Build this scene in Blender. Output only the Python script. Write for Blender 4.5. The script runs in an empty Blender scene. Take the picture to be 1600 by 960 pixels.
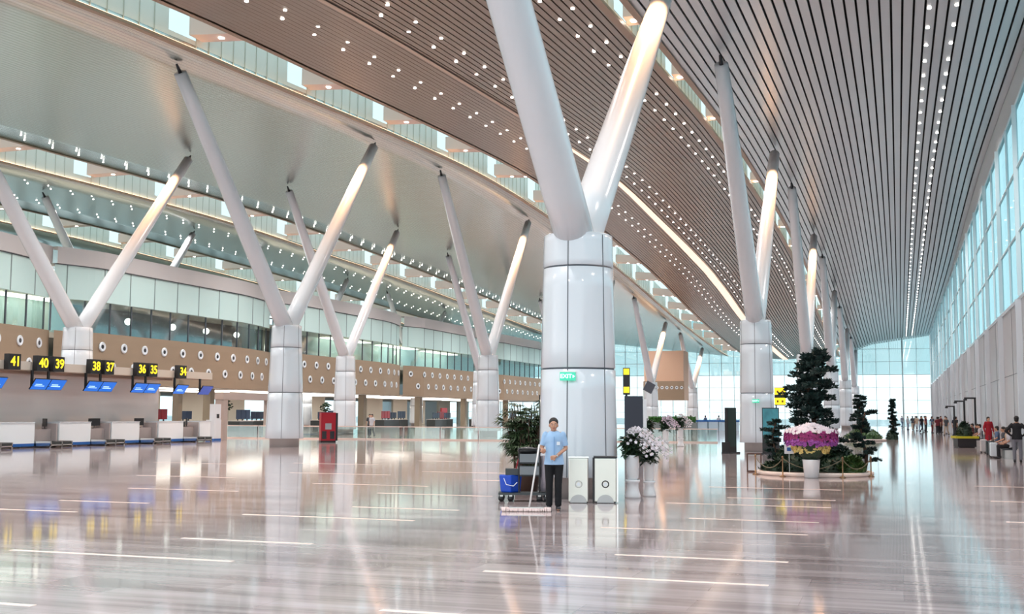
import bpy, math, random
from mathutils import Vector, Matrix
random.seed(7)
C = bpy.context.scene.collection
PI = math.pi

# ------------------------------------------------------------------ camera, world, lights, exposure
F_PX = 1800.0
cam_d = bpy.data.cameras.new('camera'); cam_d.sensor_width = 36; cam_d.lens = 36 * F_PX / 1600
cam_d.clip_end = 2000
cam = bpy.data.objects.new('camera', cam_d); C.objects.link(cam)
cam.matrix_world = (Matrix.Translation((0, 0, 1.7)) @ Matrix.Rotation(math.atan(603 / 1800), 4, 'Z')
                    @ Matrix.Rotation(PI / 2 + math.atan(167 / 1800), 4, 'X') @ Matrix.Rotation(.005, 4, 'Z'))
bpy.context.scene.camera = cam
sc = bpy.context.scene
sc.view_settings.view_transform = 'Standard'; sc.view_settings.look = 'None'
sc.view_settings.gamma = 1; sc.view_settings.use_curve_mapping = False
sc.view_settings.exposure = 0.62
sc.cycles.use_denoising = True
sc.cycles.max_bounces = 7; sc.cycles.diffuse_bounces = 4; sc.cycles.glossy_bounces = 4
sc.cycles.transparent_max_bounces = 12; sc.cycles.sample_clamp_indirect = 6
sc.cycles.caustics_reflective = False; sc.cycles.caustics_refractive = False

w = bpy.data.worlds.new('daylight_sky'); sc.world = w; w.use_nodes = True
nt = w.node_tree; nt.nodes.clear()
out = nt.nodes.new('ShaderNodeOutputWorld'); bg = nt.nodes.new('ShaderNodeBackground')
tc = nt.nodes.new('ShaderNodeTexCoord'); sx = nt.nodes.new('ShaderNodeSeparateXYZ'); cr = nt.nodes.new('ShaderNodeValToRGB')
nt.links.new(tc.outputs['Generated'], sx.inputs[0]); nt.links.new(sx.outputs['Z'], cr.inputs[0])
e = cr.color_ramp.elements
e[0].position = 0.0; e[0].color = (.86, .93, .95, 1)
e[1].position = .7; e[1].color = (.62, .80, .90, 1)
nt.links.new(cr.outputs[0], bg.inputs[0]); bg.inputs[1].default_value = 1.25
nt.links.new(bg.outputs[0], out.inputs[0])

LAMP_W = 1900
# ------------------------------------------------------------------ ceiling heights
YK = [0, 20, 35, 45, 60, 75, 90, 105, 120, 145, 165, 185, 200]
XT = [(5, [15.3, 15.5, 15.8, 16.0, 16.3, 16.4, 16.0, 15.5, 15.2, 14.95, 14.8, 14.7, 14.66]),
      (-4, [13.8, 14.6, 15.4, 16.0, 16.7, 17.0, 17.0, 16.7, 16.1, 15.0, 14.2, 13.7, 13.3]),
      (-8.7, [13.2, 14.3, 15.3, 16.0, 16.8, 17.1, 17.1, 16.8, 16.1, 14.2, 12.9, 12.0, 11.4]),
      (-17.8, [13.0, 14.1, 15.5, 16.2, 17.0, 17.5, 17.1, 16.5, 15.6, 13.3, 12.2, 11.4, 11.0]),
      (-26, [13.6, 15.0, 16.3, 16.9, 17.8, 18.4, 18.2, 17.4, 16.5, 14.5, 13.1, 12.0, 11.5]),
      (-52, [15.5, 16.5, 17.3, 17.7, 18.0, 18.3, 18.3, 17.9, 17.5, 16.5, 15.7, 15.0, 14.5]),
      (-92, [15.5, 16.5, 17.3, 17.7, 18.0, 18.2, 18.2, 18.0, 17.7, 16.9, 16.2, 15.4, 15.0])]
def interp(xs, ys, x):
    if x <= xs[0]: return ys[0]
    for i in range(len(xs) - 1):
        if x <= xs[i + 1]:
            t = (x - xs[i]) / (xs[i + 1] - xs[i])
            # catmull-rom for a smooth roof line
            p0 = ys[max(i - 1, 0)]; p1 = ys[i]; p2 = ys[i + 1]; p3 = ys[min(i + 2, len(ys) - 1)]
            return .5 * (2 * p1 + (p2 - p0) * t + (2 * p0 - 5 * p1 + 4 * p2 - p3) * t * t + (3 * p1 - p0 - 3 * p2 + p3) * t ** 3)
    return ys[-1]
def hz(x, y):
    for i in range(len(XT) - 1):
        xa, ta = XT[i]; xb, tb = XT[i + 1]
        if x >= xb or i == len(XT) - 2:
            t = max(0, min(1, (x - xa) / (xb - xa)))
            return interp(YK, ta, y) * (1 - t) + interp(YK, tb, y) * t
YS = [8 + 4 * i for i in range(48)]; YS[-1] = 198.0       # roof stations, 8 .. 198
YEND = 198.0

# fill spots added under the ceiling to brighten the hall (warm white, wide beams)
for x_, e_ in ((1.8, 1.0), (-10.6, 1.0), (-18.3, .8), (-33.5, 1.6), (-47, 2.2), (-61, .9)):
    y_ = 9.0
    while y_ < 192:
        ld = bpy.data.lights.new('hall_fill_spot', 'SPOT'); ld.energy = LAMP_W * e_; ld.color = (1, .94, .92)
        ld.spot_size = math.radians(150); ld.spot_blend = 1.0; ld.shadow_soft_size = .1; ld.specular_factor = .3
        lo = bpy.data.objects.new('hall_fill_spot', ld); C.objects.link(lo); lo.location = (x_, y_, hz(x_, y_) - .12)
        y_ += 13.0

# ------------------------------------------------------------------ materials
def srgb(r, g, b):
    f = lambda c: (c / 12.92) if c <= .04045 else ((c + .055) / 1.055) ** 2.4
    return (f(r / 255), f(g / 255), f(b / 255), 1)
MATS = {}
def mat(name, col, rough=.5, metal=0., spec=.5, noise=0., nscale=(4, 4, 4), emit=None, es=0., bump=0., coat=0., sheen=0.):
    if name in MATS: return MATS[name]
    m = bpy.data.materials.new(name); m.use_nodes = True; t = m.node_tree
    b = t.nodes['Principled BSDF']
    b.inputs['Base Color'].default_value = col; b.inputs['Roughness'].default_value = rough
    b.inputs['Metallic'].default_value = metal; b.inputs['Specular IOR Level'].default_value = spec
    b.inputs['Coat Weight'].default_value = coat
    if noise or bump:
        co = t.nodes.new('ShaderNodeTexCoord'); mp = t.nodes.new('ShaderNodeMapping'); mp.inputs['Scale'].default_value = nscale
        nz = t.nodes.new('ShaderNodeTexNoise'); nz.inputs['Scale'].default_value = 1; nz.inputs['Detail'].default_value = 4
        t.links.new(co.outputs['Object'], mp.inputs[0]); t.links.new(mp.outputs[0], nz.inputs[0])
        if noise:
            r = t.nodes.new('ShaderNodeValToRGB')
            r.color_ramp.elements[0].position = .3; r.color_ramp.elements[1].position = .7
            r.color_ramp.elements[0].color = tuple(c * (1 - noise) for c in col[:3]) + (1,)
            r.color_ramp.elements[1].color = tuple(min(1, c * (1 + noise)) for c in col[:3]) + (1,)
            t.links.new(nz.outputs[0], r.inputs[0]); t.links.new(r.outputs[0], b.inputs['Base Color'])
        if bump:
            bp = t.nodes.new('ShaderNodeBump'); bp.inputs['Strength'].default_value = bump; bp.inputs['Distance'].default_value = .02
            t.links.new(nz.outputs[0], bp.inputs['Height']); t.links.new(bp.outputs[0], b.inputs['Normal'])
    if emit:
        b.inputs['Emission Color'].default_value = emit; b.inputs['Emission Strength'].default_value = es
    MATS[name] = m
    return m
def glass_mat(name, tint, gloss=.25, rough=.02, gcol=(1, 1, 1, 1)):
    m = bpy.data.materials.new(name); m.use_nodes = True; t = m.node_tree; t.nodes.clear()
    o = t.nodes.new('ShaderNodeOutputMaterial'); tr = t.nodes.new('ShaderNodeBsdfTransparent'); gl = t.nodes.new('ShaderNodeBsdfGlossy')
    mx = t.nodes.new('ShaderNodeMixShader'); mx.inputs[0].default_value = gloss
    tr.inputs[0].default_value = tint; gl.inputs['Roughness'].default_value = rough; gl.inputs[0].default_value = gcol
    t.links.new(tr.outputs[0], mx.inputs[1]); t.links.new(gl.outputs[0], mx.inputs[2]); t.links.new(mx.outputs[0], o.inputs[0])
    MATS[name] = m
    return m

white = mat('white_paint', srgb(222, 228, 233), .25, spec=.5, coat=.3)
clad = mat('white_cladding', srgb(220, 227, 233), .12, coat=.5)
joint = mat('dark_joint', srgb(90, 96, 104), .6)
steel = mat('brushed_steel', (.62, .62, .6, 1), .28, 1.)
chrome = mat('polished_steel', (.75, .75, .74, 1), .12, 1.)
dkmetal = mat('dark_metal', (.03, .03, .035, 1), .4, .3)
black = mat('black_plastic', (.012, .012, .014, 1), .4)
blackgap = mat('dark_void', (.03, .028, .026, 1), .9)
tan = mat('tan_fascia', srgb(150, 130, 108), .55, noise=.04, nscale=(.2, .2, 2))
grey = mat('grey_panel', srgb(202, 198, 198), .4, noise=.03, nscale=(.3, .3, .3))
greyband = mat('grey_band', srgb(196, 190, 188), .5)
teal = mat('pale_teal_panel', srgb(200, 226, 222), .3)
cream = mat('cream_wall', srgb(226, 220, 205), .6)
warmwhite = mat('warm_white_panel', srgb(232, 225, 221), .45, noise=.02, nscale=(.1, .1, 3))
bluem = mat('blue_laminate', srgb(20, 92, 168), .35)
yellow = mat('yellow_sign', srgb(250, 220, 30), .5, emit=srgb(250, 222, 40), es=.9)
bluescr = mat('blue_screen', srgb(20, 90, 180), .3, emit=srgb(18, 96, 190), es=.75)
scrtext = mat('screen_text', srgb(190, 220, 245), .3, emit=srgb(170, 215, 250), es=.7)
warmled = mat('warm_light_strip', (1, .8, .6, 1), .5, emit=(1, .66, .42, 1), es=3.0)
wpanel = mat('white_light_panel', (1, 1, 1, 1), .5, emit=(1, .96, .86, 1), es=2.4)
dlight = mat('downlight_glow', (1, 1, 1, 1), .5, emit=(1, .94, .88, 1), es=9.0)
for m_ in (dlight, yellow, bluescr, scrtext): m_.cycles.emission_sampling = 'NONE'
peach = mat('peach_beam', srgb(226, 200, 186), .45)
wellp = mat('skylight_panel', srgb(222, 226, 216), .35)
glass_r = glass_mat('cyan_glass', (.60, .76, .79, 1), .10)
glass_f = glass_mat('clear_glass', (.86, .95, .97, 1), .10)
glass_fu = glass_mat('tinted_glass', (.60, .74, .76, 1), .15)
glass_b = glass_mat('balustrade_glass', (.82, .93, .90, 1), .14)
glass_s = glass_mat('skylight_glass', (.56, .67, .67, 1), .05)
glass_m = glass_mat('gallery_glass', (.74, .86, .86, 1), .32, .05, (.85, .95, .95, 1))
leafd = mat('dark_leaf', srgb(34, 58, 40), .55, noise=.5, nscale=(9, 9, 9))
pine = mat('pine_needles', srgb(24, 50, 46), .6, noise=.5, nscale=(7, 7, 7))
leafg = mat('green_leaf', srgb(62, 92, 46), .5, noise=.4, nscale=(9, 9, 9))
bark = mat('brown_bark', srgb(74, 54, 42), .8, noise=.3, nscale=(12, 12, 3))
petalw = mat('white_petal', srgb(240, 234, 240), .5)
petalm = mat('magenta_petal', srgb(150, 44, 112), .5, noise=.3, nscale=(14, 14, 14))
petalp = mat('violet_petal', srgb(176, 92, 180), .5, noise=.3, nscale=(14, 14, 14))
petaly = mat('yellow_petal', srgb(238, 216, 140), .5, noise=.2, nscale=(14, 14, 14))
ceramic = mat('white_ceramic', srgb(232, 234, 236), .15, coat=.4)
skin = mat('skin', srgb(196, 148, 122), .55)
hairm = mat('black_hair', srgb(28, 22, 20), .5)
shirt = mat('light_blue_cloth', srgb(158, 192, 226), .8, noise=.06, nscale=(3, 3, 3))
trous = mat('black_cloth', srgb(12, 13, 18), .85)

def floor_mat():
    m = bpy.data.materials.new('polished_marble'); m.use_nodes = True; t = m.node_tree; b = t.nodes['Principled BSDF']
    L = t.links.new
    co = t.nodes.new('ShaderNodeTexCoord')
    def nz(scale, det=3):
        mp = t.nodes.new('ShaderNodeMapping'); mp.inputs['Scale'].default_value = scale
        n = t.nodes.new('ShaderNodeTexNoise'); n.inputs['Scale'].default_value = 1; n.inputs['Detail'].default_value = det
        L(co.outputs['Object'], mp.inputs[0]); L(mp.outputs[0], n.inputs[0]); return n
    n1 = nz((.22, 2.4, 1), 5); n2 = nz((.7, 9, 1), 4)
    br = t.nodes.new('ShaderNodeTexBrick'); br.inputs['Scale'].default_value = 1
    br.inputs['Brick Width'].default_value = 1.8; br.inputs['Row Height'].default_value = .6; br.inputs['Mortar Size'].default_value = .004
    br.inputs['Color1'].default_value = (.35, .35, .35, 1); br.inputs['Color2'].default_value = (.65, .65, .65, 1)
    br.inputs['Mortar'].default_value = (.3, .3, .3, 1)
    L(co.outputs['Object'], br.inputs[0])
    a = t.nodes.new('ShaderNodeMath'); a.operation = 'MULTIPLY_ADD'; a.inputs[1].default_value = .45
    L(n1.outputs[0], a.inputs[0])
    b2 = t.nodes.new('ShaderNodeMath'); b2.operation = 'MULTIPLY_ADD'; b2.inputs[1].default_value = .25
    L(n2.outputs[0], b2.inputs[0]); L(b2.outputs[0], a.inputs[2])
    c2 = t.nodes.new('ShaderNodeMath'); c2.operation = 'MULTIPLY'; c2.inputs[1].default_value = .30
    L(br.outputs[0], c2.inputs[0]); L(c2.outputs[0], b2.inputs[2])
    r = t.nodes.new('ShaderNodeValToRGB'); el = r.color_ramp.elements
    el[0].position = .36; el[0].color = srgb(128, 113, 113); el[1].position = .64; el[1].color = srgb(202, 190, 189)
    x = el.new(.5); x.color = srgb(172, 158, 157)
    L(a.outputs[0], r.inputs[0]); L(r.outputs[0], b.inputs['Base Color'])
    b.inputs['Roughness'].default_value = .075; b.inputs['Specular IOR Level'].default_value = .6
    bp = t.nodes.new('ShaderNodeBump'); bp.inputs['Strength'].default_value = .012; bp.inputs['Distance'].default_value = .02
    n3 = nz((.6, 2.2, 1), 2); L(n3.outputs[0], bp.inputs['Height']); L(bp.outputs[0], b.inputs['Normal'])
    return m
marble = floor_mat()
inlay = mat('pale_stone_inlay', srgb(255, 232, 220), .3, spec=.5)
def ceil_mat(name, c, metal, rough, linep=0.):
    m = bpy.data.materials.new(name); m.use_nodes = True; t = m.node_tree; b = t.nodes['Principled BSDF']; L = t.links.new
    co = t.nodes.new('ShaderNodeTexCoord'); mp = t.nodes.new('ShaderNodeMapping'); mp.inputs['Scale'].default_value = (.15, 1.2, 1)
    n = t.nodes.new('ShaderNodeTexNoise'); n.inputs['Scale'].default_value = 1; n.inputs['Detail'].default_value = 3
    L(co.outputs['Object'], mp.inputs[0]); L(mp.outputs[0], n.inputs[0])
    bp = t.nodes.new('ShaderNodeBump'); bp.inputs['Strength'].default_value = .22; bp.inputs['Distance'].default_value = .05
    L(n.outputs[0], bp.inputs['Height']); L(bp.outputs[0], b.inputs['Normal'])
    b.inputs['Metallic'].default_value = metal; b.inputs['Roughness'].default_value = rough; b.inputs['Base Color'].default_value = c
    if linep:
        wv = t.nodes.new('ShaderNodeTexWave'); wv.bands_direction = 'X'; wv.inputs['Scale'].default_value = PI * 2 / linep / 20 * 1.0
        rr = t.nodes.new('ShaderNodeValToRGB'); rr.color_ramp.elements[0].position = 0; rr.color_ramp.elements[1].position = .12
        rr.color_ramp.elements[0].color = tuple(v * .55 for v in c[:3]) + (1,); rr.color_ramp.elements[1].color = c
        L(co.outputs['Object'], wv.inputs[0]); L(wv.outputs[0], rr.inputs[0]); L(rr.outputs[0], b.inputs['Base Color'])
    return m
slat_r = ceil_mat('grey_metal_slat', srgb(202, 204, 206), .55, .28)
slat_m = ceil_mat('bronze_metal_slat', srgb(146, 126, 110), .6, .3)
sheet_l = ceil_mat('taupe_metal_ceiling', srgb(212, 215, 206), .86, .24, .3)

# ------------------------------------------------------------------ mesh helpers
class MB:
    def __init__(s): s.v = []; s.f = []; s.m = []; s.k = 0
    def quad(s, a, b, c, d):
        n = len(s.v); s.v += [tuple(a), tuple(b), tuple(c), tuple(d)]; s.f.append((n, n + 1, n + 2, n + 3)); s.m.append(s.k)
    def tri(s, a, b, c):
        n = len(s.v); s.v += [tuple(a), tuple(b), tuple(c)]; s.f.append((n, n + 1, n + 2)); s.m.append(s.k)
    def box(s, x0, x1, y0, y1, z0, z1, M=None):
        p = [Vector((x, y, z)) for z in (z0, z1) for y in (y0, y1) for x in (x0, x1)]
        if M: p = [M @ q for q in p]
        n = len(s.v); s.v += [tuple(q) for q in p]
        for f in ((0, 2, 3, 1), (4, 5, 7, 6), (0, 1, 5, 4), (2, 6, 7, 3), (0, 4, 6, 2), (1, 3, 7, 5)):
            s.f.append(tuple(n + i for i in f)); s.m.append(s.k)
        return s
    def tube(s, pts, rad, n=12, cap=True, sq=(1, 1)):
        pts = [Vector(p) for p in pts]
        if not hasattr(rad, '__len__'): rad = [rad] * len(pts)
        rings = []
        up = None
        for i, p in enumerate(pts):
            d = (pts[min(i + 1, len(pts) - 1)] - pts[max(i - 1, 0)]).normalized()
            if up is None: up = Vector((0, 0, 1)) if abs(d.z) < .9 else Vector((0, 1, 0))
            a = d.cross(up).normalized(); b = a.cross(d).normalized(); up = b
            base = len(s.v)
            for j in range(n):
                th = 2 * PI * j / n
                s.v.append(tuple(p + a * math.cos(th) * rad[i] * sq[0] + b * math.sin(th) * rad[i] * sq[1]))
            rings.append(base)
        for i in range(len(rings) - 1):
            for j in range(n):
                k = (j + 1) % n
                s.f.append((rings[i] + j, rings[i + 1] + j, rings[i + 1] + k, rings[i] + k)); s.m.append(s.k)
        if cap:
            s.f.append(tuple(rings[0] + j for j in range(n))); s.m.append(s.k)
            s.f.append(tuple(rings[-1] + j for j in reversed(range(n)))); s.m.append(s.k)
        return s
    def lathe(s, prof, c=(0, 0, 0), n=24, sx=1, sy=1, a0=0, capped=True):
        base = len(s.v)
        for r, z in prof:
            for j in range(n):
                th = a0 + 2 * PI * j / n
                s.v.append((c[0] + r * sx * math.cos(th), c[1] + r * sy * math.sin(th), c[2] + z))
        for i in range(len(prof) - 1):
            for j in range(n):
                k = (j + 1) % n
                s.f.append((base + i * n + j, base + i * n + k, base + (i + 1) * n + k, base + (i + 1) * n + j)); s.m.append(s.k)
        if capped:
            s.f.append(tuple(base + j for j in reversed(range(n)))); s.m.append(s.k)
            t = base + (len(prof) - 1) * n; s.f.append(tuple(t + j for j in range(n))); s.m.append(s.k)
        return s
    def ell(s, c, r, n=10, m=6, M=None):
        c = Vector(c); base = len(s.v)
        for i in range(1, m):
            ph = PI * i / m
            for j in range(n):
                th = 2 * PI * j / n
                q = Vector((r[0] * math.sin(ph) * math.cos(th), r[1] * math.sin(ph) * math.sin(th), r[2] * math.cos(ph)))
                if M: q = M @ q
                s.v.append(tuple(c + q))
        t = Vector((0, 0, r[2])); t = M @ t if M else t
        s.v.append(tuple(c + t)); s.v.append(tuple(c - t)); T = len(s.v) - 2
        for i in range(m - 2):
            for j in range(n):
                k = (j + 1) % n
                s.f.append((base + i * n + j, base + (i + 1) * n + j, base + (i + 1) * n + k, base + i * n + k)); s.m.append(s.k)
        for j in range(n):
            k = (j + 1) % n
            s.f.append((T, base + j, base + k)); s.m.append(s.k)
            s.f.append((T + 1, base + (m - 2) * n + k, base + (m - 2) * n + j)); s.m.append(s.k)
        return s
    def build(s, name, mats, parent=None, smooth=False, loc=None):
        me = bpy.data.meshes.new(name); me.from_pydata(s.v, [], s.f)
        for mm in (mats if isinstance(mats, (list, tuple)) else [mats]): me.materials.append(mm)
        me.polygons.foreach_set('material_index', s.m)
        me.polygons.foreach_set('use_smooth', [smooth] * len(s.f))
        me.update()
        o = bpy.data.objects.new(name, me); C.objects.link(o)
        if parent: o.parent = parent
        if loc: o.location = loc
        return o
def box_obj(name, m, b, parent=None, bevel=0):
    o = MB().box(*b).build(name, m, parent)
    if bevel:
        md = o.modifiers.new('bevel', 'BEVEL'); md.width = bevel; md.segments = 2
    return o
def tag(o, label, cat, group=None, kind=None):
    o['label'] = label; o['category'] = cat
    if group: o['group'] = group
    if kind: o['kind'] = kind
    return o
def thing(name, label, cat, loc=(0, 0, 0), rz=0, group=None):
    o = bpy.data.objects.new(name, None); C.objects.link(o); o.location = loc; o.rotation_euler = (0, 0, rz)
    o.empty_display_size = .2
    return tag(o, label, cat, group)
def struct(o): o['kind'] = 'structure'; return o
def dup(root, loc, rz=None, label=None, scale=None):
    def cp(o, par):
        c = o.copy(); C.objects.link(c); c.parent = par
        for ch in o.children: cp(ch, c)
        return c
    r = cp(root, None); r.location = loc
    if rz is not None: r.rotation_euler = (0, 0, rz)
    if scale: r.scale = (scale,) * 3
    if label: r['label'] = label
    return r
def text_obj(name, s, size, m, parent, M, extrude=.004, align='CENTER'):
    cu = bpy.data.curves.new(name, 'FONT'); cu.body = s; cu.size = size; cu.extrude = extrude; cu.align_x = align; cu.align_y = 'CENTER'
    cu.offset = size * .02
    t = bpy.data.objects.new(name + '_tmp', cu); C.objects.link(t)
    dg = bpy.context.evaluated_depsgraph_get(); me = bpy.data.meshes.new_from_object(t.evaluated_get(dg))
    bpy.data.objects.remove(t); me.materials.clear(); me.materials.append(m); me.transform(M)
    o = bpy.data.objects.new(name, me); C.objects.link(o); o.parent = parent
    return o

# ------------------------------------------------------------------ floor
fl = struct(MB().box(-92, 5.2, -30, 200, -.3, 0).build('floor', marble))
strips = []
for y, a in ((8.45, (-12, -7.25)), (11.7, (-10.4, -7.28)), (13.6, (-9.25, -7.28)), (17.1, (-10.45, -7.35)), (16.45, (-15.2, -13.3)),
             (18.5, (-15.35, -13.35)), (19.2, (-9.46, -7.4)), (22.67, (-10.6, -8.0)), (22.0, (-16.4, -13.6)), (25.2, (-13.5, -10.5)),
             (11.95, (-4.31, -1.28)), (13.9, (-3.32, -1.26)), (17.13, (-4.31, -1.27)), (19.15, (-3.32, -1.25)), (22.3, (-4.3, -1.23)),
             (24.2, (-3.4, -1.25)), (27.6, (-4.3, -1.3)), (20.4, (1.6, 3.5)), (25.2, (1.7, 4.6)), (30.5, (1.7, 3.6)), (26.5, (-19.5, -16.5)), (29.4, (-16.5, -13.4)),
             (28, (-10.4, -7.4)), (31.5, (-13.3, -10.4)), (35, (-19.5, -16.3)), (38.5, (-16.4, -13.3)), (9.3, (-4.3, -1.3)), (33.5, (-24, -20.5))):
    strips.append((y, a))
sb = MB()
for y, (a, b) in strips: sb.box(a, b, y - .045, y + .045, -.01, .0025)
sb.build('floor_inlay', inlay, fl)
struct(MB().box(-400, 400, -60, 600, -.45, -.31).build('ground', mat('pale_paving', srgb(196, 196, 192), .8)))

# ------------------------------------------------------------------ ceilings
def slats(name, x0, x1, pitch, wd, m, gap_m, depth=.09):
    mb = MB(); n = math.ceil(abs(x1 - x0) / pitch - .3)
    for i in range(n):
        xa = x0 - pitch * i; xb = xa - wd
        rows = []
        for y in YS:
            z = hz((xa + xb) / 2, y)
            base = len(mb.v); mb.v += [(xa, y, z + depth), (xa, y, z), (xb, y, z), (xb, y, z + depth)]; rows.append(base)
        for a, b in zip(rows, rows[1:]):
            for j in range(3):
                mb.f.append((a + j, b + j, b + j + 1, a + j + 1)); mb.m.append(0)
    o = mb.build(name, m); struct(o)
    bk = MB(); xs = [x0 + (x1 - x0) * k / 6 for k in range(7)]
    for i in range(len(YS) - 1):
        for k in range(6):
            bk.quad(*[(xx, yy, hz(xx, yy) + .32) for xx, yy in ((xs[k], YS[i]), (xs[k + 1], YS[i]), (xs[k + 1], YS[i + 1]), (xs[k], YS[i + 1]))])
    b = bk.build('ceiling_backing', gap_m, o)
    return o
slats('ceiling', 4.98, -8.3, .38, .30, slat_r, blackgap)
slats('ceiling', -9.15, -23.95, .30, .235, slat_m, blackgap)
def sheet(x0, x1, m, nx=8):
    mb = MB(); xs = [x0 + (x1 - x0) * k / nx for k in range(nx + 1)]
    g = []
    for y in YS:
        for xx in xs: g.append((xx, y, hz(xx, y)))
    mb.v = g; W = nx + 1
    for i in range(len(YS) - 1):
        for k in range(nx):
            mb.f.append((i * W + k, (i + 1) * W + k, (i + 1) * W + k + 1, i * W + k + 1)); mb.m.append(0)
    o = mb.build('ceiling', m, smooth=True); struct(o)
    md = o.modifiers.new('thick', 'SOLIDIFY'); md.thickness = .25; md.offset = -1 if False else 1
    return o
sheet(-27.5, -50, sheet_l); sheet(-55.5, -68, sheet_l, 4); sheet(-74.5, -91.5, sheet_l, 4)
# pale seam between the two halves of the middle bay; beyond mid-hall it opens into a lit slot
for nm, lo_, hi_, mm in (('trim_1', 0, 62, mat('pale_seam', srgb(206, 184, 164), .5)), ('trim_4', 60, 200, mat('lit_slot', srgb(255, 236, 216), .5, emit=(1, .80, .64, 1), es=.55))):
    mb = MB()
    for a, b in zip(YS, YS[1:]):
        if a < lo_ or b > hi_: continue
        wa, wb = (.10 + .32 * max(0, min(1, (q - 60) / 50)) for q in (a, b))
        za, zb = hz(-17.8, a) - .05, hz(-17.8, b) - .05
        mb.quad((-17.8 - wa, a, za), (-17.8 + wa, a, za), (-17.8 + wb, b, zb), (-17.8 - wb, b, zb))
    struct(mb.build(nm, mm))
# skylight wells
def well(xr, xl, hgt, bay=9.5, y0=8.0):
    """right edge xr, left edge xl; walls rise above the ceiling; before each cross beam the left wall drops so the sky shows"""
    r = MB(); g = MB(); bm = MB(); led = MB(); rim = MB(); r.k = 0
    def low(y): return ((y - y0 - bay * .4) / bay) % 1.0 > .76
    n = 200; ys = [8 + (YEND - 8) * i / n for i in range(n + 1)]
    for a, b in zip(ys, ys[1:]):
        hl = hgt * (.2 if low((a + b) / 2) else 1)
        za, zb = hz(xl, a), hz(xl, b)
        r.quad((xl, a, za), (xl, b, zb), (xl, b, zb + hl), (xl, a, za + hl))
        if hl < hgt: g.quad((xl, a, za + hl), (xl, b, zb + hl), (xl, b, zb + hgt), (xl, a, za + hgt))
    for i, (a, b) in enumerate(zip(YS, YS[1:])):
        r.quad((xr, a, hz(xr, a)), (xr, b, hz(xr, b)), (xr, b, hz(xr, b) + hgt), (xr, a, hz(xr, a) + hgt))
        g.quad((xr, a, hz(xr, a) + hgt), (xl, a, hz(xl, a) + hgt), (xl, b, hz(xl, b) + hgt), (xr, b, hz(xr, b) + hgt))
        led.quad((xl + .02, a, hz(xl, a) + .08), (xl + .02, b, hz(xl, b) + .08), (xl + .12, b, hz(xl, b) + .08), (xl + .12, a, hz(xl, a) + .08))
        for x, sgn in ((xl, 1), (xr, -1)):
            rim.quad((x - .12 * sgn, a, hz(x, a) - .06), (x + .14 * sgn, a, hz(x, a) - .06), (x + .14 * sgn, b, hz(x, b) - .06), (x - .12 * sgn, b, hz(x, b) - .06))
            rim.quad((x + .14 * sgn, a, hz(x, a) - .06), (x + .14 * sgn, a, hz(x, a) + .06), (x + .14 * sgn, b, hz(x, b) + .06), (x + .14 * sgn, b, hz(x, b) - .06))
    o = struct(r.build('trim_2', wellp))
    j = MB(); y = y0
    while y < YEND - 1:
        if not low(y): z = hz(xl, y); j.box(xl + .005, xl + .03, y - .018, y + .018, z + .1, z + hgt - .02)
        y += bay / 10
    j.build('panel_joint', mat('pale_joint', srgb(190, 194, 182), .5), o)
    g.build('skylight_pane', glass_s, o); led.build('light_strip', warmled, o); rim.build('edge_profile', mat('bronze_edge', srgb(160, 132, 108), .4, .3), o)
    y = y0 + bay * .4
    while y < YEND - 3:
        k = .5
        bm.box(xl, xr, y - k, y + k, 0, 0)
        n_ = len(bm.v) - 8
        zl, zr = hz(xl, y), hz(xr, y)
        bm.v[n_:] = [(x, yy, (zl if x == xl else zr) + dz) for dz in (hgt * .25, hgt * .6) for yy in (y - k, y + k) for x in (xl, xr)]
        for q in (.35, .65):
            lp_ = MB().lathe([(.12, 0), (.12, .02)], (xl + (xr - xl) * q, y, zl + (zr - zl) * q + hgt * .25 - .03), n=10).build('beam_downlight', dlight, o)
        y += bay
    bm.build('cross_beam', peach, o)
    return o
well(-8.3, -9.15, 1.5); well(-24, -27.5, 2.3); well(-50, -55.5, 2.6); well(-68, -74.5, 2.6)

# ------------------------------------------------------------------ right wall: solid below, glass above
FIN0, FINP, XR = 6.67, 9.2, 5.0
def fin_ys():
    y = FIN0
    while y < YEND: yield y; y += FINP
wr = struct(MB().box(XR, XR + .25, 0, 200, 0, 6.7).build('wall_right', mat('pale_wall_panel', srgb(176, 178, 183), .4, noise=.03, nscale=(.3, .3, .3))))
mb = MB(); mb.box(XR - .03, XR, 0, 198, 6.62, 6.78)
for y in fin_ys():
    mb.box(XR - .24, XR + .02, y - .05, y + .05, 0, 6.62)
mb.build('pilaster', white, wr)
mb = MB()
for y in fin_ys():
    for z in (3.6,): mb.box(XR - .012, XR, y + .1, y + 9.05, z - .012, z + .012)
    mb.box(XR - .012, XR, y + 4.5, y + 4.53, 0, 6.6)
mb.build('panel_joint', joint, wr)
wi = 0
for y in fin_ys():
    wi += 1
    y1 = min(y + FINP, 198)
    g = struct(MB().box(XR + .05, XR + .07, y, y1, 6.78, 15.0).build('window_%d' % wi, glass_r))
    m2 = MB()
    for k in range(3): z = 6.78 + 2.74 * (k + 1); m2.box(XR - .01, XR + .10, y, y1, z - .025, z + .025)
    for k in range(0, 2): yy = y + FINP * k / 2; m2.box(XR - (.12 if k == 0 else .02), XR + .10, yy - .03, yy + .03, 6.78, 15.0)
    m2.build('mullion', mat('pale_mullion', srgb(226, 238, 240), .4), g)
wh = struct(MB().box(XR, XR + .2, 4, 198, 15.0, 17.0).build('wall_right', mat('cool_head_panel', srgb(196, 212, 216), .45)))

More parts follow.
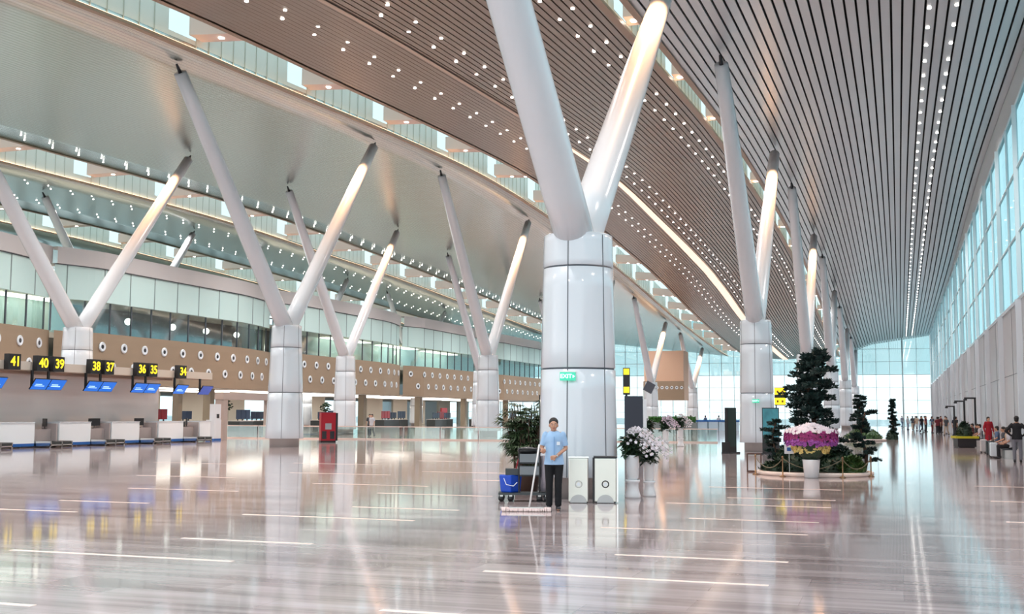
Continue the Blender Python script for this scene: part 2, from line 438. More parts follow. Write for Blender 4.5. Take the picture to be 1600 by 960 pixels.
# ------------------------------------------------------------------ far wall: curtain glazing
def far_window(i, x0, x1, z0, z1, gm):
    g = struct(MB().box(x0, x1, 198.4, 198.42, z0, z1).build('window_%d' % i, gm))
    m2 = MB(); x = x0
    while x < x1 + .01:
        m2.box(x - .035, x + .035, 198.3, 198.5, z0, z1); x += 2.1
    z = z0
    while z < z1 + .01:
        m2.box(x0, x1, 198.32, 198.5, z - .03, z + .03); z += 2.1
    m2.build('mullion', mat('grey_mullion', srgb(176, 196, 200), .5), g)
k = 30
for x0 in (-16, -37, -58, -79):
    far_window(k, x0, x0 + 21, 0, 8.4, glass_f); far_window(k + 1, x0, x0 + 21, 8.4, 18, glass_fu); k += 2
struct(MB().box(.60, .80, 198.0, 198.5, 0, 16).build('trim_3', mat('grey_mullion', srgb(140, 160, 166), .5)))
struct(MB().box(-92, -79, 198.0, 198.5, 0, 18).build('wall_back', grey))
# left outer facade
for i in range(10):
    y0 = 4 + 19.4 * i
    g = struct(MB().box(-90.5, -90.45, y0, y0 + 19.4, 4, 16).build('window_%d' % (50 + i), glass_f))
    m2 = MB()
    for q in range(5): m2.box(-90.6, -90.3, y0 + 3.88 * q - .3, y0 + 3.88 * q + .3, 4, 18)
    for z in (4, 8, 12, 16): m2.box(-90.6, -90.4, y0, y0 + 19.4, z - .08, z + .08)
    m2.build('mullion', joint, g)
for i in range(10): struct(MB().box(-90.6, -90.55, 4 + 19.4 * i, 23.4 + 19.4 * i, 0, 4).build('window_%d' % (90 + i), glass_f))

# ------------------------------------------------------------------ upper gallery on the left
def gx(y):                                       # scalloped plan of the gallery front
    u = ((y - 36.2) / 30.2) % 1.0
    return -55.0 - 1.6 * max(0, (u - .72) / .28) ** 1.6 - 1.2 * max(0, (.12 - u) / .12) ** 1.2
def gstrip(mb, y0, y1, z0, z1, dx=0., step=.6, th=.3):
    n = max(1, int((y1 - y0) / step)); ys = [y0 + (y1 - y0) * i / n for i in range(n + 1)]
    for a, b in zip(ys, ys[1:]):
        xa, xb = gx(a + 1e-4) + dx, gx(b - 1e-4) + dx
        mb.quad((xa, a, z0), (xb, b, z0), (xb, b, z1), (xa, a, z1))
        mb.quad((xa, a, z1), (xb, b, z1), (xb - th, b, z1), (xa - th, a, z1))
        mb.quad((xa, a, z0), (xa - th, a, z0), (xb - th, b, z0), (xb, b, z0))
ring_me = None
for i in range(-1, 6):
    y0 = 36.2 + 30.2 * i; y1 = y0 + 30.2
    if y0 < 0: y0 = 8
    y1 = min(y1, 192)
    mb = MB(); gstrip(mb, y0, y1, 3.75, 7.4); o = struct(mb.build('wall_left', tan))
    # portholes: two staggered rows, each a pale ring round a dark hole
    for row, z in ((0, 6.42), (1, 4.98)):
        y = y0 + 1.2 + row * 1.25
        while y < y1 - .6:
            if ring_me is None:
                r = MB()
                prof = [(.36, 0), (.36, .05), (.30, .09), (.16, .05)]
                n = 20; base = 0
                for rr, xx in prof:
                    for j in range(n): th = 2 * PI * j / n; r.v.append((xx, rr * math.cos(th), rr * math.sin(th)))
                for a in range(3):
                    for j in range(n):
                        q = (j + 1) % n; r.f.append((a * n + j, a * n + q, (a + 1) * n + q, (a + 1) * n + j)); r.m.append(0)
                c0 = len(r.v)
                for j in range(n): th = 2 * PI * j / n; r.v.append((.045, .17 * math.cos(th), .17 * math.sin(th)))
                r.f.append(tuple(c0 + j for j in range(n))); r.m.append(1)
                ro = r.build('porthole', [white, dkmetal], o, smooth=False); ring_me = ro.data
            else:
                ro = bpy.data.objects.new('porthole', ring_me); C.objects.link(ro); ro.parent = o
            sl = (gx(y + .1) - gx(y - .1)) / .2
            ro.location = (gx(y) + .01, y, z); ro.rotation_euler = (0, 0, -math.atan(sl) if False else math.atan2(-sl, 1) * 1.0)
            ro['label'] = 'white round porthole ring'
            y += 2.5
    # gallery glass and fascia above
    g = MB(); gstrip(g, y0, y1, 7.4, 9.7, -.5, th=.03); go = struct(g.build('window_%d' % (70 + i), glass_m))
    m2 = MB(); y = y0 + .1
    while y < y1: m2.box(gx(y) - .56, gx(y) - .44, y - .04, y + .04, 7.4, 9.7); y += 2.5
    m2.build('mullion', joint, go)
    f = MB(); gstrip(f, y0, y1, 9.7, 12.1, -.15); gf = struct(f.build('wall_left', teal))
    f = MB(); gstrip(f, y0, y1, 12.16, 13.35, 0.05, th=2.0); struct(f.build('wall_left', greyband))
    f = MB(); gstrip(f, y0, y1, 12.10, 12.16, -.1); f.build('shadow_gap', joint, gf)
    f = MB(); y = y0 + .9
    while y < y1 - .3: f.box(gx(y) - .16, gx(y) - .135, y - .05, y + .05, 9.7, 12.1); y += 3.02
    f.build('panel_joint', mat('teal_joint', srgb(120, 140, 138), .6), gf)
# inside of the gallery: floor slab, dark shop fronts, pale blinds
struct(MB().box(-90, -56.8, 6, 192, 6.9, 7.3).build('floor_gallery', cream))
struct(MB().box(-90, -56.8, 6, 192, 9.9, 10.1).build('ceiling_gallery', cream))
for (a, b, m_) in ((8, 72.5, teal), (72.5, 96, mat('shop_dark', srgb(70, 66, 64), .5, noise=.5, nscale=(.3, .9, 1.2))), (96, 100, tan),
                   (100, 110, mat('shop_dark', (0, 0, 0, 1))), (110, 192, teal)):
    struct(MB().box(-60.3, -60, a, b, 7.3, 9.9).build('wall_gallery', m_))
for i, (ya, yb) in enumerate(((52, 60), (62, 70), (112, 122), (126, 136), (140, 150))):  # glowing panels added to brighten the gallery behind its glass
    tag(MB().box(-59.6, -58.2, ya, yb, 9.80, 9.88).build('gallery_fill_panel', wpanel), 'added white fill panel above the blinds inside the upper gallery', 'light', 'added fill panels inside the upper gallery')
for i, y in enumerate((77.5, 83.5, 88.5, 93.5, 103)):
    t = thing('pendant_lamp', 'bright white globe lamp glowing behind the gallery glass, %s from the left' % ('first', 'second', 'third', 'fourth', 'fifth')[i], 'lamp', (-58.4, y, 8.9), group='lamps inside the upper gallery')
    MB().ell((0, 0, 0), (.28, .28, .28), 12, 8).build('globe', wpanel, t, True)
    MB().tube([(0, 0, .25), (0, 0, 1.0)], .02, 6).build('cord', dkmetal, t)
# under the gallery
struct(MB().box(-90, -56.7, 6, 192, 3.75, 3.95).build('ceiling_lower', mat('white_soffit', srgb(236, 234, 226), .6)))
for i in range(21): struct(MB().box(-72.3, -72, 6 + 9 * i, 6 + 9 * i + (5.2 if i % 3 else 3.4), 0, 3.75).build('wall_left', cream))
lp = 0
for i in range(12):
    for j in range(2):
        o = MB().box(-61.5 - 5.5 * j, -58.5 - 5.5 * j, 34 + 12 * i, 41.5 + 12 * i, 3.69, 3.74).build('ceiling_light_panel', wpanel)
        tag(o, 'long white light panel in the low ceiling under the gallery', 'light', 'light panels under the gallery')
for i, px_y in enumerate((64.5, 76, 87.5, 99, 118, 134, 150, 168)):
    o = MB().box(-57.6, -56.9, px_y - .35, px_y + .35, 0, 3.75).build('pier', mat('taupe_pier', srgb(150, 138, 118), .5))
    tag(o, 'taupe square pier holding up the gallery, number %s from the left' % ('one', 'two', 'three', 'four', 'five', 'six', 'seven', 'eight')[i], 'column', 'piers under the gallery')

# ------------------------------------------------------------------ V-shaped columns
def column(x, y, cap, joints, rb, rt, s, label, j0, lamp=True, sgn_ang=0, name='v_column'):
    t = thing(name, label, 'column', (x, y, 0), group='white V-shaped columns of the hall')
    mb = MB(); zs = [.42] + joints + [cap]
    R = lambda z: rb + (rt - rb) * (z - .42) / (cap - .42)
    for a, b in zip(zs, zs[1:]):
        a2 = a + .018 if a != .42 else a; b2 = b - .018 if b != cap else b
        n = 5
        mb.lathe([(R(a2) - .012, a2)] + [(R(a2 + (b2 - a2) * i / n), a2 + (b2 - a2) * i / n + (.012 if i == 0 else 0)) for i in range(n + 1)] + ([(R(b2) - .012, b2)] if b2 != b else []), n=60)
    # round the top edge
    mb.lathe([(rt, cap), (rt - .05, cap + .03)], n=60)
    mb.k = 1
    mb.lathe([(R(.45) - .03, .45), (rt - .03, cap - .05)], n=60)
    for k in range(6):
        th = j0 + PI / 3 * k
        for i in range(8):
            a = .43 + (cap - .45) * i / 8; b = .43 + (cap - .45) * (i + 1) / 8
            w_ = .011
            da, db = w_ / R(a), w_ / R(b)
            P = lambda th, z: ((R(z) + .003) * math.cos(th), (R(z) + .003) * math.sin(th), z)
            mb.quad(P(th - da, a), P(th + da, a), P(th + db, b), P(th - db, b))
    mb.build('cladding', [clad, joint], t, True)
    MB().lathe([(rb - .22, 0), (rb - .22, .42), (rb - .1, .425)], n=48).build('base', mat('plinth_grey', srgb(196, 190, 186), .3), t, True)
    k = cap / 5.4
    for sg in (-1, 1):
        top = hz(x, y + sg * s) - .45
        p0 = Vector((0, sg * .13, cap - .12)); p1 = Vector((0, sg * s, top))
        n = 9; pts = [p0 + (p1 - p0) * i / n for i in range(n + 1)]
        rad = [.42 * (1 - i / n) + .28 * (i / n) + .03 * math.sin(PI * i / n) for i in range(n + 1)]
        MB().tube(pts, rad, 28).build('arm', white, t, True)
        d = (p1 - p0).normalized()
        MB().tube([p1, p1 + d * .42], [.09, .05], 10).build('pin', dkmetal, t, True)
    return t
ORD = ['nearest', 'second', 'third', 'fourth', 'fifth', 'sixth']
for k in range(6):
    y = 23.3 + 32.0 * k
    if y > 190: break
    lab = ['largest white V-shaped column, directly behind the cleaner and the steel bins',
           'white V-shaped column between the two dark totems, second in the right-hand row',
           'white V-shaped column rising behind the large pine tree', 'fourth white V-shaped column of the right-hand row',
           'fifth white V-shaped column of the right-hand row', 'last white V-shaped column of the right-hand row by the end glazing'][k]
    column(-6.34, y, 5.42 if k == 0 else 6.14, [2.63, 4.74] if k == 0 else [2.72, 5.02], .82, .725, 10.4, lab, math.radians(-91) if k == 0 else math.radians(-88))
for k in range(6):
    y = 51.4 + 30.2 * k
    if y > 195: break
    column(-29.2, y, 6.05 if k < 2 else 5.7, [2.7, 4.95], .95, .74, 9.7,
           'white V-shaped column ' + ['beside the end of the check-in island, left of the red kiosk', 'left of the broad nearest column, its glowing arm reaching the skylight',
            'in the middle row, third from the left', 'seen just right of the broad nearest column, rising above the tilted screen', 'rising behind the second white pedestal right of the tilted screen',
            'smallest in the middle row, left of the second large column'][k], math.radians(-70))
for k in range(4):
    y = (51.5, 83.4, 115.0, 146)[k]
    column(-42.0, y, 6.2, [2.7, 5.0], .95, .76, 9.6, 'white V-shaped column ' + ['standing behind the check-in island at the far left', 'in front of the brown porthole wall, right of the red kiosk',
           'half hidden behind the column left of the nearest one', 'far back in the third row'][k], math.radians(-60))
for k in range(3):
    y = (79.5, 110.5, 141)[k]
    column(-60.5, y, 6.2, [2.7, 5.0], .9, .76, 9.6, 'slim white V-shaped column rising behind the grey gallery band, %s from the left' % ('first', 'second', 'third')[k], math.radians(-60))
# warm spots at the roof end of the far arms
for (x, ys) in ((-6.34, (23.3, 55.3, 87.3)), (-29.2, (51.4, 81.6, 142, 172.2)), (-42, (51.5, 83.4))):
    for y in ys:
        s = 10.4 if x > -10 else 9.65
        z = hz(x, y + s) - .35
        ld = bpy.data.lights.new('arm_spot', 'SPOT'); ld.energy = 2500; ld.specular_factor = .06; ld.color = (1, .50, .24); ld.spot_size = math.radians(110); ld.spot_blend = .8; ld.shadow_soft_size = .12
        lo = bpy.data.objects.new('arm_spot', ld); C.objects.link(lo); lo.location = (x + .5, y + s - 3.0, z + .1)
        tgt = Vector((x, y + s * .62, 11.0)); lo.rotation_euler = (tgt - lo.location).to_track_quat('-Z', 'Y').to_euler()

# ------------------------------------------------------------------ downlights in the ceilings
Mi = cam.matrix_world.inverted()
def in_view(p, m=20):
    q = Mi @ Vector(p)
    if q.z > -1: return None
    px = 800 + F_PX * q.x / -q.z; py = 480 - F_PX * q.y / -q.z
    return -q.z if (-m < px < 1600 + m and -m < py < 960) else None
dm = MB().lathe([(.065, 0), (.065, .03)], n=10); dm_o = dm.build('downlight', dlight)
dme = dm_o.data; bpy.data.objects.remove(dm_o)
rows = [(1.35, 0, 'the right-hand ceiling'), (2.25, 0, 'the right-hand ceiling'), (-10.2, 0, 'the slatted ceiling beside the second skylight'), (-11.0, 1.2, 'the slatted ceiling beside the second skylight'),
        (-16.0, 0, 'the slatted ceiling right of the pale seam'), (-16.8, 1.2, 'the slatted ceiling right of the pale seam'),
        (-19.9, 0, 'the slatted ceiling left of the pale seam'), (-20.7, 1.2, 'the slatted ceiling left of the pale seam'),
        (-48.3, 0, 'the taupe ceiling above the third skylight'), (-49.1, 1.2, 'the taupe ceiling above the third skylight'),
        (-58.6, 0, 'the teal ceiling behind the third skylight'), (-59.4, 1.2, 'the teal ceiling behind the third skylight'),
        (-63.8, 0, 'the teal ceiling behind the third skylight'), (-64.6, 1.2, 'the teal ceiling behind the third skylight')]
cand = []
for x, off, where in rows:
    y = 20 + off
    while y < 192:
        z = hz(x, y) - .035; d = in_view((x, y, z))
        if d: cand.append((d, x, y, z, where))
        y += 2.4
cand.sort()
for d, x, y, z, where in cand[:290]:
    o = bpy.data.objects.new('downlight', dme); C.objects.link(o); o.location = (x, y, z); o.scale = (.75,) * 3 if x < -40 else (1, 1, 1)
    tag(o, 'small round white downlight in ' + where, 'light', 'downlights in ' + where)
mb = MB()
for d, x, y, z, where in cand[290:]: mb.lathe([(.05, 0), (.05, .03)], (x, y, z), n=8)
tag(mb.build('downlights_far', dlight), 'distant small white downlights dotting the far ceilings', 'light', kind='stuff')

# ------------------------------------------------------------------ check-in island
bw = MB().box(-40.6, -40.3, 12, 56.5, 0, 3.62).build('back_wall', warmwhite)
tag(bw, 'long pale plain wall behind the check-in counters', 'wall panel')
bt = thing('bulkhead', 'long beige overhead beam carrying the yellow number signs', 'beam', (0, 0, 0))
MB().box(-39.5, -38.8, 12, 59.6, 3.64, 4.04).build('beam', mat('beige_panel', srgb(206, 198, 186), .5), bt)
MB().box(-39.52, -38.78, 12, 59.62, 3.60, 3.64).build('edge_trim', mat('brown_edge', srgb(150, 128, 110), .5), bt)
MB().box(-40.3, -39.4, 12, 56.5, 3.5, 3.62).build('soffit', mat('brown_soffit', srgb(176, 150, 134), .6), bt)
for y in (57.9,): MB().box(-40.2, -39.8, y - .2, y + .2, 0, 3.6).build('post', mat('taupe_pier', srgb(150, 138, 118), .5), bt)
RX = Matrix.Rotation(PI / 2, 4, 'Z') @ Matrix.Rotation(PI / 2, 4, 'X')     # text facing +x
nums = [('41', 43.0), ('40', 44.85), ('39', 45.95), ('38', 48.65), ('37', 49.72), ('36', 52.4), ('35', 53.42), ('34', 56.15)]
for s_, y in nums:
    t = thing('number_sign', 'black box sign with yellow counter number %s above the check-in beam' % s_, 'sign', (-38.64, y, 3.62), group='counter number signs')
    o = MB().box(-.14, .14, -.38, .38, 0, .72).build('sign_box', black, t)
    text_obj('numeral', s_, .62, yellow, t, Matrix.Translation((.146, 0.04, .36)) @ RX)
lx = {44.85: 0, 48.65: 0, 52.4: 0, 56.15: 1, 40.9: 0}
k = 0
for y, single in ((40.9, 0), (44.85, 0), (48.65, 0), (52.4, 0), (56.15, 1), (58.65, 2)):
    posn = ('at the left edge of the picture', 'under numbers 40 and 39', 'under numbers 38 and 37', 'under numbers 36 and 35', 'under number 34', 'last on the right end of the beam')[k]
    for q in range(1 if single else 2):
        yy = y + q * 1.10
        pl = posn if single else posn + (', left half of the pair', ', right half of the pair')[q]
        t = thing('counter_screen', 'blue tilted check-in screen %s' % pl, 'screen', (-38.6, yy, 2.98), group='blue check-in screens')
        T = Matrix.Rotation(math.radians(36), 4, 'Y')
        MB().box(-.05, 0, -.54, .54, -.31, .31, T).build('housing', black, t)
        MB().box(.002, .008, -.52, .52, -.29, .29, T).build('display', bluescr if single != 2 else mat('dim_blue_screen', srgb(40, 70, 150), .3, emit=srgb(40, 70, 150), es=.6), t)
        b = MB()
        if single != 2:
            for r_, (a_, c_) in enumerate(((-.34, .1), (-.34, .3))): b.box(.009, .011, a_, c_, -.02 - .09 * r_, .03 - .09 * r_, T)
            b.build('text_line', scrtext, t)
        MB().box(-.12, -.04, -.5 - .06, -.5 + .06, -.1, .66).build('bracket', black, t)
    k += 1
def counter(y, L, label):
    t = thing('check_in_counter', label, 'counter', (-38.7, y, 0), group='white check-in counters')
    MB().box(-.85, 0, 0, L, .2, 1.17).build('body', mat('white_laminate', srgb(240, 247, 250), .35), t)
    MB().box(-.88, .03, -.02, L + .02, 1.17, 1.2).build('worktop', white, t)
    MB().box(-.84, .012, .01, L - .01, .06, .2).build('kick_band', bluem, t)
    return t
for y, L, lab in ((38.4, 2.35, 'first from the left'), (42.4, 2.3, 'cut by the left picture edge'), (46.4, 2.3, 'below number sign 39'), (50.34, 2.3, 'below number sign 37'),
                  (54.35, 2.3, 'below number sign 35'), (58.3, 1.1, 'narrow, at the right end of the row')):
    counter(y, L, 'white check-in counter with blue base band, ' + lab)
i = 0
for y in (40.76, 44.73, 48.70, 52.68, 56.66):
    lab = ('far left of the picture', 'left of the counter under number 39', 'left of the counter under number 37', 'left of the counter under number 35', 'right of the counter under number 35')[i]
    t = thing('baggage_belt', 'grey baggage belt bay with black scale plates, ' + lab, 'conveyor', (-38.7, y, 0), group='baggage belts between the counters')
    mg = mat('mauve_grey_panel', srgb(176, 166, 164), .5)
    MB().box(-.95, -.3, .2, 1.46, 0, .85).build('housing', mg, t)
    MB().box(-.9, -.03, 1.47, 1.56, 0, 1.12).build('side_panel', mg, t)
    for q in (0, 1):
        MB().box(-.3, .85, .12 + .76 * q, .78 + .76 * q, .12, .26).build('scale_plate', mat('rubber', srgb(52, 56, 56), .6), t)
    fr = MB(); fr.box(-.3, .9, .02, .10, .05, .30); fr.box(-.3, .9, .8, .86, .05, .30); fr.box(-.25, .9, 1.50, 1.56, .05, .30); fr.box(.85, .9, .02, 1.56, .1, .16)
    for a in (.05, 1.53, .83): fr.box(.82, .88, a - .02, a + .02, 0, .1)
    fr.build('frame', chrome, t)
    mo = thing('counter_monitor', ('black upright monitor, ', 'thin black tilted monitor, ', 'square black monitor, ', 'wide black monitor, ', 'black monitor, ')[i] + lab, 'monitor', (-39.1, y + (1.1, 1.1, .75, .45, .9)[i], .86))
    MB().box(-.03, .03, -.32, .32, .12, .5, Matrix.Rotation(math.radians((20, 55, -20, -10, 30)[i]), 4, 'Z')).build('display', black, mo)
    MB().lathe([(.12, 0), (.12, .02), (.02, .03), (.02, .15)], n=12).build('stand', black, mo)
    ch = thing('staff_chair', 'black swivel chair in the ' + ('first', 'second', 'third', 'fourth', 'last')[i] + ' belt bay from the left', 'chair', (-39.95, y + .15, 0))
    MB().box(-.22, .22, -.2, .2, .46, .54).build('seat', black, ch); MB().box(-.05, .0, -.2, .2, .6, 1.05).build('backrest', black, ch)
    MB().tube([(0, 0, .05), (0, 0, .46)], .03, 8).build('stem', dkmetal, ch)
    fb = MB()
    for q in range(5): fb.tube([(0, 0, .06), (.25 * math.cos(q * 1.257), .25 * math.sin(q * 1.257), .04)], .02, 6)
    fb.build('foot_star', dkmetal, ch)
    i += 1
# portal frame beyond the island
t = thing('portal_frame', 'mauve grey goal-shaped frame at the end of the check-in island', 'frame', (-40, 62.5, 0))
pm = mat('mauve_portal', srgb(176, 162, 154), .5)
MB().box(-.3, .3, -.2, .3, 0, 2.9).build('post', pm, t); MB().box(-.3, .3, 5.6, 6.1, 0, 2.9).build('post', pm, t); MB().box(-.32, .32, -.25, 6.15, 2.5, 2.95).build('lintel', pm, t)
t = thing('self_service_kiosk', 'white self-service kiosk with dark slot inside the grey frame', 'kiosk', (-39.4, 60.8, 0))
MB().box(-.3, .3, -.35, .35, 0, 1.25).build('body', white, t); MB().box(.3, .32, -.15, .1, 1.35, 1.6).build('display', black, t)
MB().box(-.1, .3, -.3, .3, 1.25, 2.2).build('head', white, t); MB().box(-.31, .31, -.36, .36, 0, .12).build('kick_band', bluem, t)
# red kiosk
t = thing('red_kiosk', 'tall red kiosk with grey screen beside the middle column', 'kiosk', (-31.4, 60.2, 0), math.radians(38))
redm = mat('red_panel', srgb(158, 14, 34), .35)
MB().box(-.42, .42, -.3, .3, .1, 1.72).build('body', redm, t); MB().box(-.44, .44, -.32, .32, 0, .1).build('plinth', black, t)
MB().box(-.18, .18, -.32, -.30, .75, 1.1).build('display', mat('grey_screen', srgb(150, 156, 160), .3), t)
MB().box(-.36, -.1, -.315, -.30, .2, .65).build('hatch', dkmetal, t); MB().box(.1, .36, -.315, -.30, .2, .65).build('hatch', dkmetal, t)
MB().box(.42, .55, -.28, .28, .1, 1.7).build('side_panel', dkmetal, t)
# glass balustrade across the hall
bx = -45.0; i = 0
while bx < -12.5:
    t = thing('glass_balustrade', 'knee-high clear glass barrier panel with pale rails across the middle of the hall', 'barrier', (bx, 66.5 + (bx + 45) * .12, 0), math.atan(.12), 'glass barrier panels across the hall')
    MB().box(.04, 2.4, -.01, .01, .08, .80).build('pane', glass_b, t)
    MB().box(0, 2.45, -.03, .03, .80, .86).build('rail', mat('pale_rail', srgb(226, 206, 196), .3), t)
    MB().box(0, 2.45, -.05, .05, 0, .08).build('foot_rail', mat('pale_rail', (1, 1, 1, 1)), t)
    MB().box(0, .05, -.03, .03, 0, .84).build('post', steel, t)
    bx += 2.47; i += 1
# screening desks under the gallery
nv = mat('navy_panel', srgb(44, 62, 92), .4); dk = mat('charcoal_panel', srgb(62, 68, 70), .5)
yy = 62.0; i = 0
while yy < 176:
    t = thing('screening_desk', 'dark screening desk with navy monitors under the gallery', 'desk', (-57.5 - (i % 3) * 1.1, yy, 0), group='screening desks under the gallery')
    MB().box(-.6, .6, -1.2, 1.2, 0, .9).build('body', dk, t); MB().box(-.65, .65, -1.25, 1.25, .9, .95).build('worktop', warmwhite, t)
    for q in (-.8, 0, .8):
        MB().box(.2, .26, q - .36, q + .36, 1.1, 1.95 - .15 * (i % 2)).build('monitor', nv if (i % 4) else redm, t)
        MB().box(.1, .2, q - .04, q + .04, .95, 1.2).build('monitor_stand', dkmetal, t)
    yy += 4.3 + (i % 3) * .9; i += 1
t = thing('red_door', 'narrow dark red door under the gallery, left of the palm', 'door', (-63, 157, 0))
MB().box(-.1, .1, -1.1, 1.1, 0, 2.5).build('leaf', redm, t); MB().box(.1, .16, .7, .8, 1, 1.3).build('handle', chrome, t)
for i, y in enumerate((68, 90, 104, 126)):
    t = thing('lobby_tree', 'leafy indoor tree seen under the gallery, %s from the left' % ('first', 'second', 'third', 'fourth')[i], 'tree', (-66, y, 0))
    MB().tube([(0, 0, .5), (0, .1, 2.2)], [.08, .05], 8).build('trunk', bark, t)
    m2 = MB()
    for _ in range(90):
        a = random.random() * 6.28; b = random.random() * 6.28; r_ = .7 * random.random() ** .4
        m2.ell((r_ * math.cos(a) * math.sin(b), r_ * math.sin(a) * math.sin(b), 2.4 + .8 * r_ * math.cos(b)), (.13, .13, .07), 6, 4)
    m2.build('foliage', leafd, t); MB().lathe([(.3, 0), (.38, .5)], n=16).build('pot', ceramic, t)

# ------------------------------------------------------------------ people
def cap_(mb, a, b, ra, rb, n=10):
    """tapered limb with round ends"""
    a = Vector(a); b = Vector(b)
    mb.tube([a, b], [ra, rb], n); mb.ell(a, (ra,) * 3, n, 6); mb.ell(b, (rb,) * 3, n, 6)
def remesh(o, vox, it=4):
    r = o.modifiers.new('remesh', 'REMESH'); r.mode = 'VOXEL'; r.voxel_size = vox; r.use_smooth_shade = True
    sm = o.modifiers.new('smooth', 'SMOOTH'); sm.iterations = it; sm.factor = .5
BASE = dict(head=(0, -.01, 1.50), neck=(0, 0, 1.38), chest=(0, 0, 1.2), pelvis=(0, 0, .86),
            sR=(-.155, 0, 1.335), eR=(-.24, .02, 1.06), wR=(-.25, -.06, .83), hR=(0, 0, -1),
            sL=(.155, 0, 1.335), eL=(.24, .02, 1.06), wL=(.25, -.06, .83), hL=(0, 0, -1),
            pR=(-.09, 0, .84), kR=(-.10, -.02, .45), aR=(-.10, .02, .08), pL=(.09, 0, .84), kL=(.10, -.02, .45), aL=(.10, .02, .08))
def hand(mb, w, d, side, vox, curl=.5):
    """palm, four unequal bent fingers and a thumb leaving the side of the palm"""
    w = Vector(w); d = Vector(d).normalized()
    up = Vector((0, -1, 0)) if abs(d.y) < .8 else Vector((0, 0, 1))
    lat = d.cross(up).normalized() * side; nrm = lat.cross(d).normalized() * side
    cap_(mb, w, w + d * .03, .024, .028); 
    for q in range(4):
        off = lat * (.028 - .0185 * q); L = (.032, .036, .034, .026)[q]
        k0 = w + d * .075 + off; cap_(mb, w + d * .02 + off * .7, k0, .016, .0115)
        c1 = (d + nrm * curl).normalized(); c2 = (d + nrm * curl * 3).normalized()
        k1 = k0 + c1 * L; k2 = k1 + c2 * L * .8
        cap_(mb, k0, k1, .0105, .0095); cap_(mb, k1, k2, .0095, .0085)
    t0 = w + d * .025 + lat * .026; t1 = t0 + (d * .6 + lat * .7 + nrm * .3).normalized() * .035; t2 = t1 + (d + nrm * .6).normalized() * .026
    cap_(mb, t0, t1, .013, .011); cap_(mb, t1, t2, .011, .0095)
def person(name, label, loc, rz, h=1.62, pose=None, top=None, legs=None, fine=False, hair_long=False, group=None, long_sleeve=False, seated=False, dress=False, cat='person'):
    P = {k: Vector(v) for k, v in BASE.items()}
    for k, v in (pose or {}).items(): P[k] = Vector(v)
    t = thing(name, label, cat, loc, rz, group); t.scale = (h / 1.62,) * 3
    vox = .0062 if fine else .022
    b = MB()
    hd = P['head']
    b.ell(hd + Vector((0, .005, .02)), (.074, .092, .098), 16, 10)            # skull
    b.ell(hd + Vector((0, -.022, -.045)), (.056, .066, .062), 14, 8)          # jaw
    b.ell(hd + Vector((0, -.098, -.018)), (.012, .02, .022), 8, 6); b.ell(hd + Vector((0, -.09, .005)), (.009, .012, .03), 8, 6)   # nose
    b.ell(hd + Vector((0, -.082, .03)), (.045, .012, .008), 8, 6)
    for s in (-1, 1):
        b.ell(hd + Vector((s * .078, .008, -.005)), (.01, .02, .032), 8, 6)
        b.ell(hd + Vector((s * .035, -.072, -.025)), (.022, .018, .018), 8, 6)
    cap_(b, P['neck'] + Vector((0, .01, -.04)), hd + Vector((0, .01, -.05)), .05, .047)
    b.ell(P['chest'] + Vector((0, 0, .05)), (.155, .095, .17), 16, 10); b.ell((P['chest'] + P['pelvis']) / 2, (.13, .09, .2), 16, 10)
    b.ell(P['pelvis'] + Vector((0, .01, .03)), (.15, .1, .12), 16, 10)
    for s in 'RL':
        cap_(b, P['neck'] + Vector((0, .01, -.05)), P['s' + s], .05, .052)
        cap_(b, P['s' + s], P['e' + s], .046, .037); cap_(b, P['e' + s], P['w' + s], .036, .024)
        cap_(b, P['p' + s], P['k' + s], .08, .052); cap_(b, P['k' + s], P['a' + s] + Vector((0, 0, .0)), .05, .034)
        d = P['h' + s] if (P['h' + s].length > 0) else Vector((0, 0, -1))
        hand(b, P['w' + s], d, 1 if s == 'R' else -1, vox, .9 if fine else .4)
        f = Vector((0, -1, 0)); cap_(b, P['a' + s] + Vector((0, .03, -.04)), P['a' + s] + f * .15 + Vector((0, 0, -.05)), .036, .03)
    o = b.build('body', skin, t, True); remesh(o, vox, 3)
    # hair
    hb = MB(); hb.ell(hd + Vector((0, .022, .054)), (.086, .096, .088), 16, 10)
    if hair_long: cap_(hb, hd + Vector((0, .06, .0)), hd + Vector((0, .07, -.16)), .07, .05)
    else: hb.ell(hd + Vector((0, .05, .0)), (.077, .062, .08), 14, 8)
    o = hb.build('hair', hairm, t, True); 
    if fine: remesh(o, .008, 2)
    if fine:
        for s in (-1, 1):
            eo = MB().ell(hd + Vector((s * .031, -.083, .008)), (.013, .006, .007), 10, 6).build('eye', white, t, True)
            MB().ell(hd + Vector((s * .031, -.089, .008)), (.006, .003, .006), 8, 6).build('pupil', black, eo, True)
            MB().ell(hd + Vector((s * .031, -.087, .028)), (.019, .005, .004), 8, 6).build('eyebrow', hairm, t, True)
        MB().ell(hd + Vector((0, -.088, -.052)), (.024, .008, .006), 10, 6).build('mouth', mat('lips', srgb(160, 84, 76), .5), t, True)
    # top
    c = MB(); g = .018
    c.ell(P['chest'] + Vector((0, 0, .05)), (.155 + g, .095 + g, .165), 16, 10); 
    c.tube([P['neck'] + Vector((0, .01, -.07)), P['chest'] + Vector((0, 0, .06)), (P['chest'] + P['pelvis']) / 2, P['pelvis'] + Vector((0, .005, -.06))], [.075, .152, .150, .186], 20, sq=(1, .68))
    for s in 'RL':
        cap_(c, P['neck'] + Vector((0, .01, -.085)), P['s' + s], .045, .058)
        e = P['e' + s] if long_sleeve else P['s' + s] + (P['e' + s] - P['s' + s]) * .82
        c.tube([P['s' + s], e], [.06, .058], 14)
        if long_sleeve: cap_(c, P['e' + s], P['w' + s] + (P['e' + s] - P['w' + s]) * .1, .052, .038)
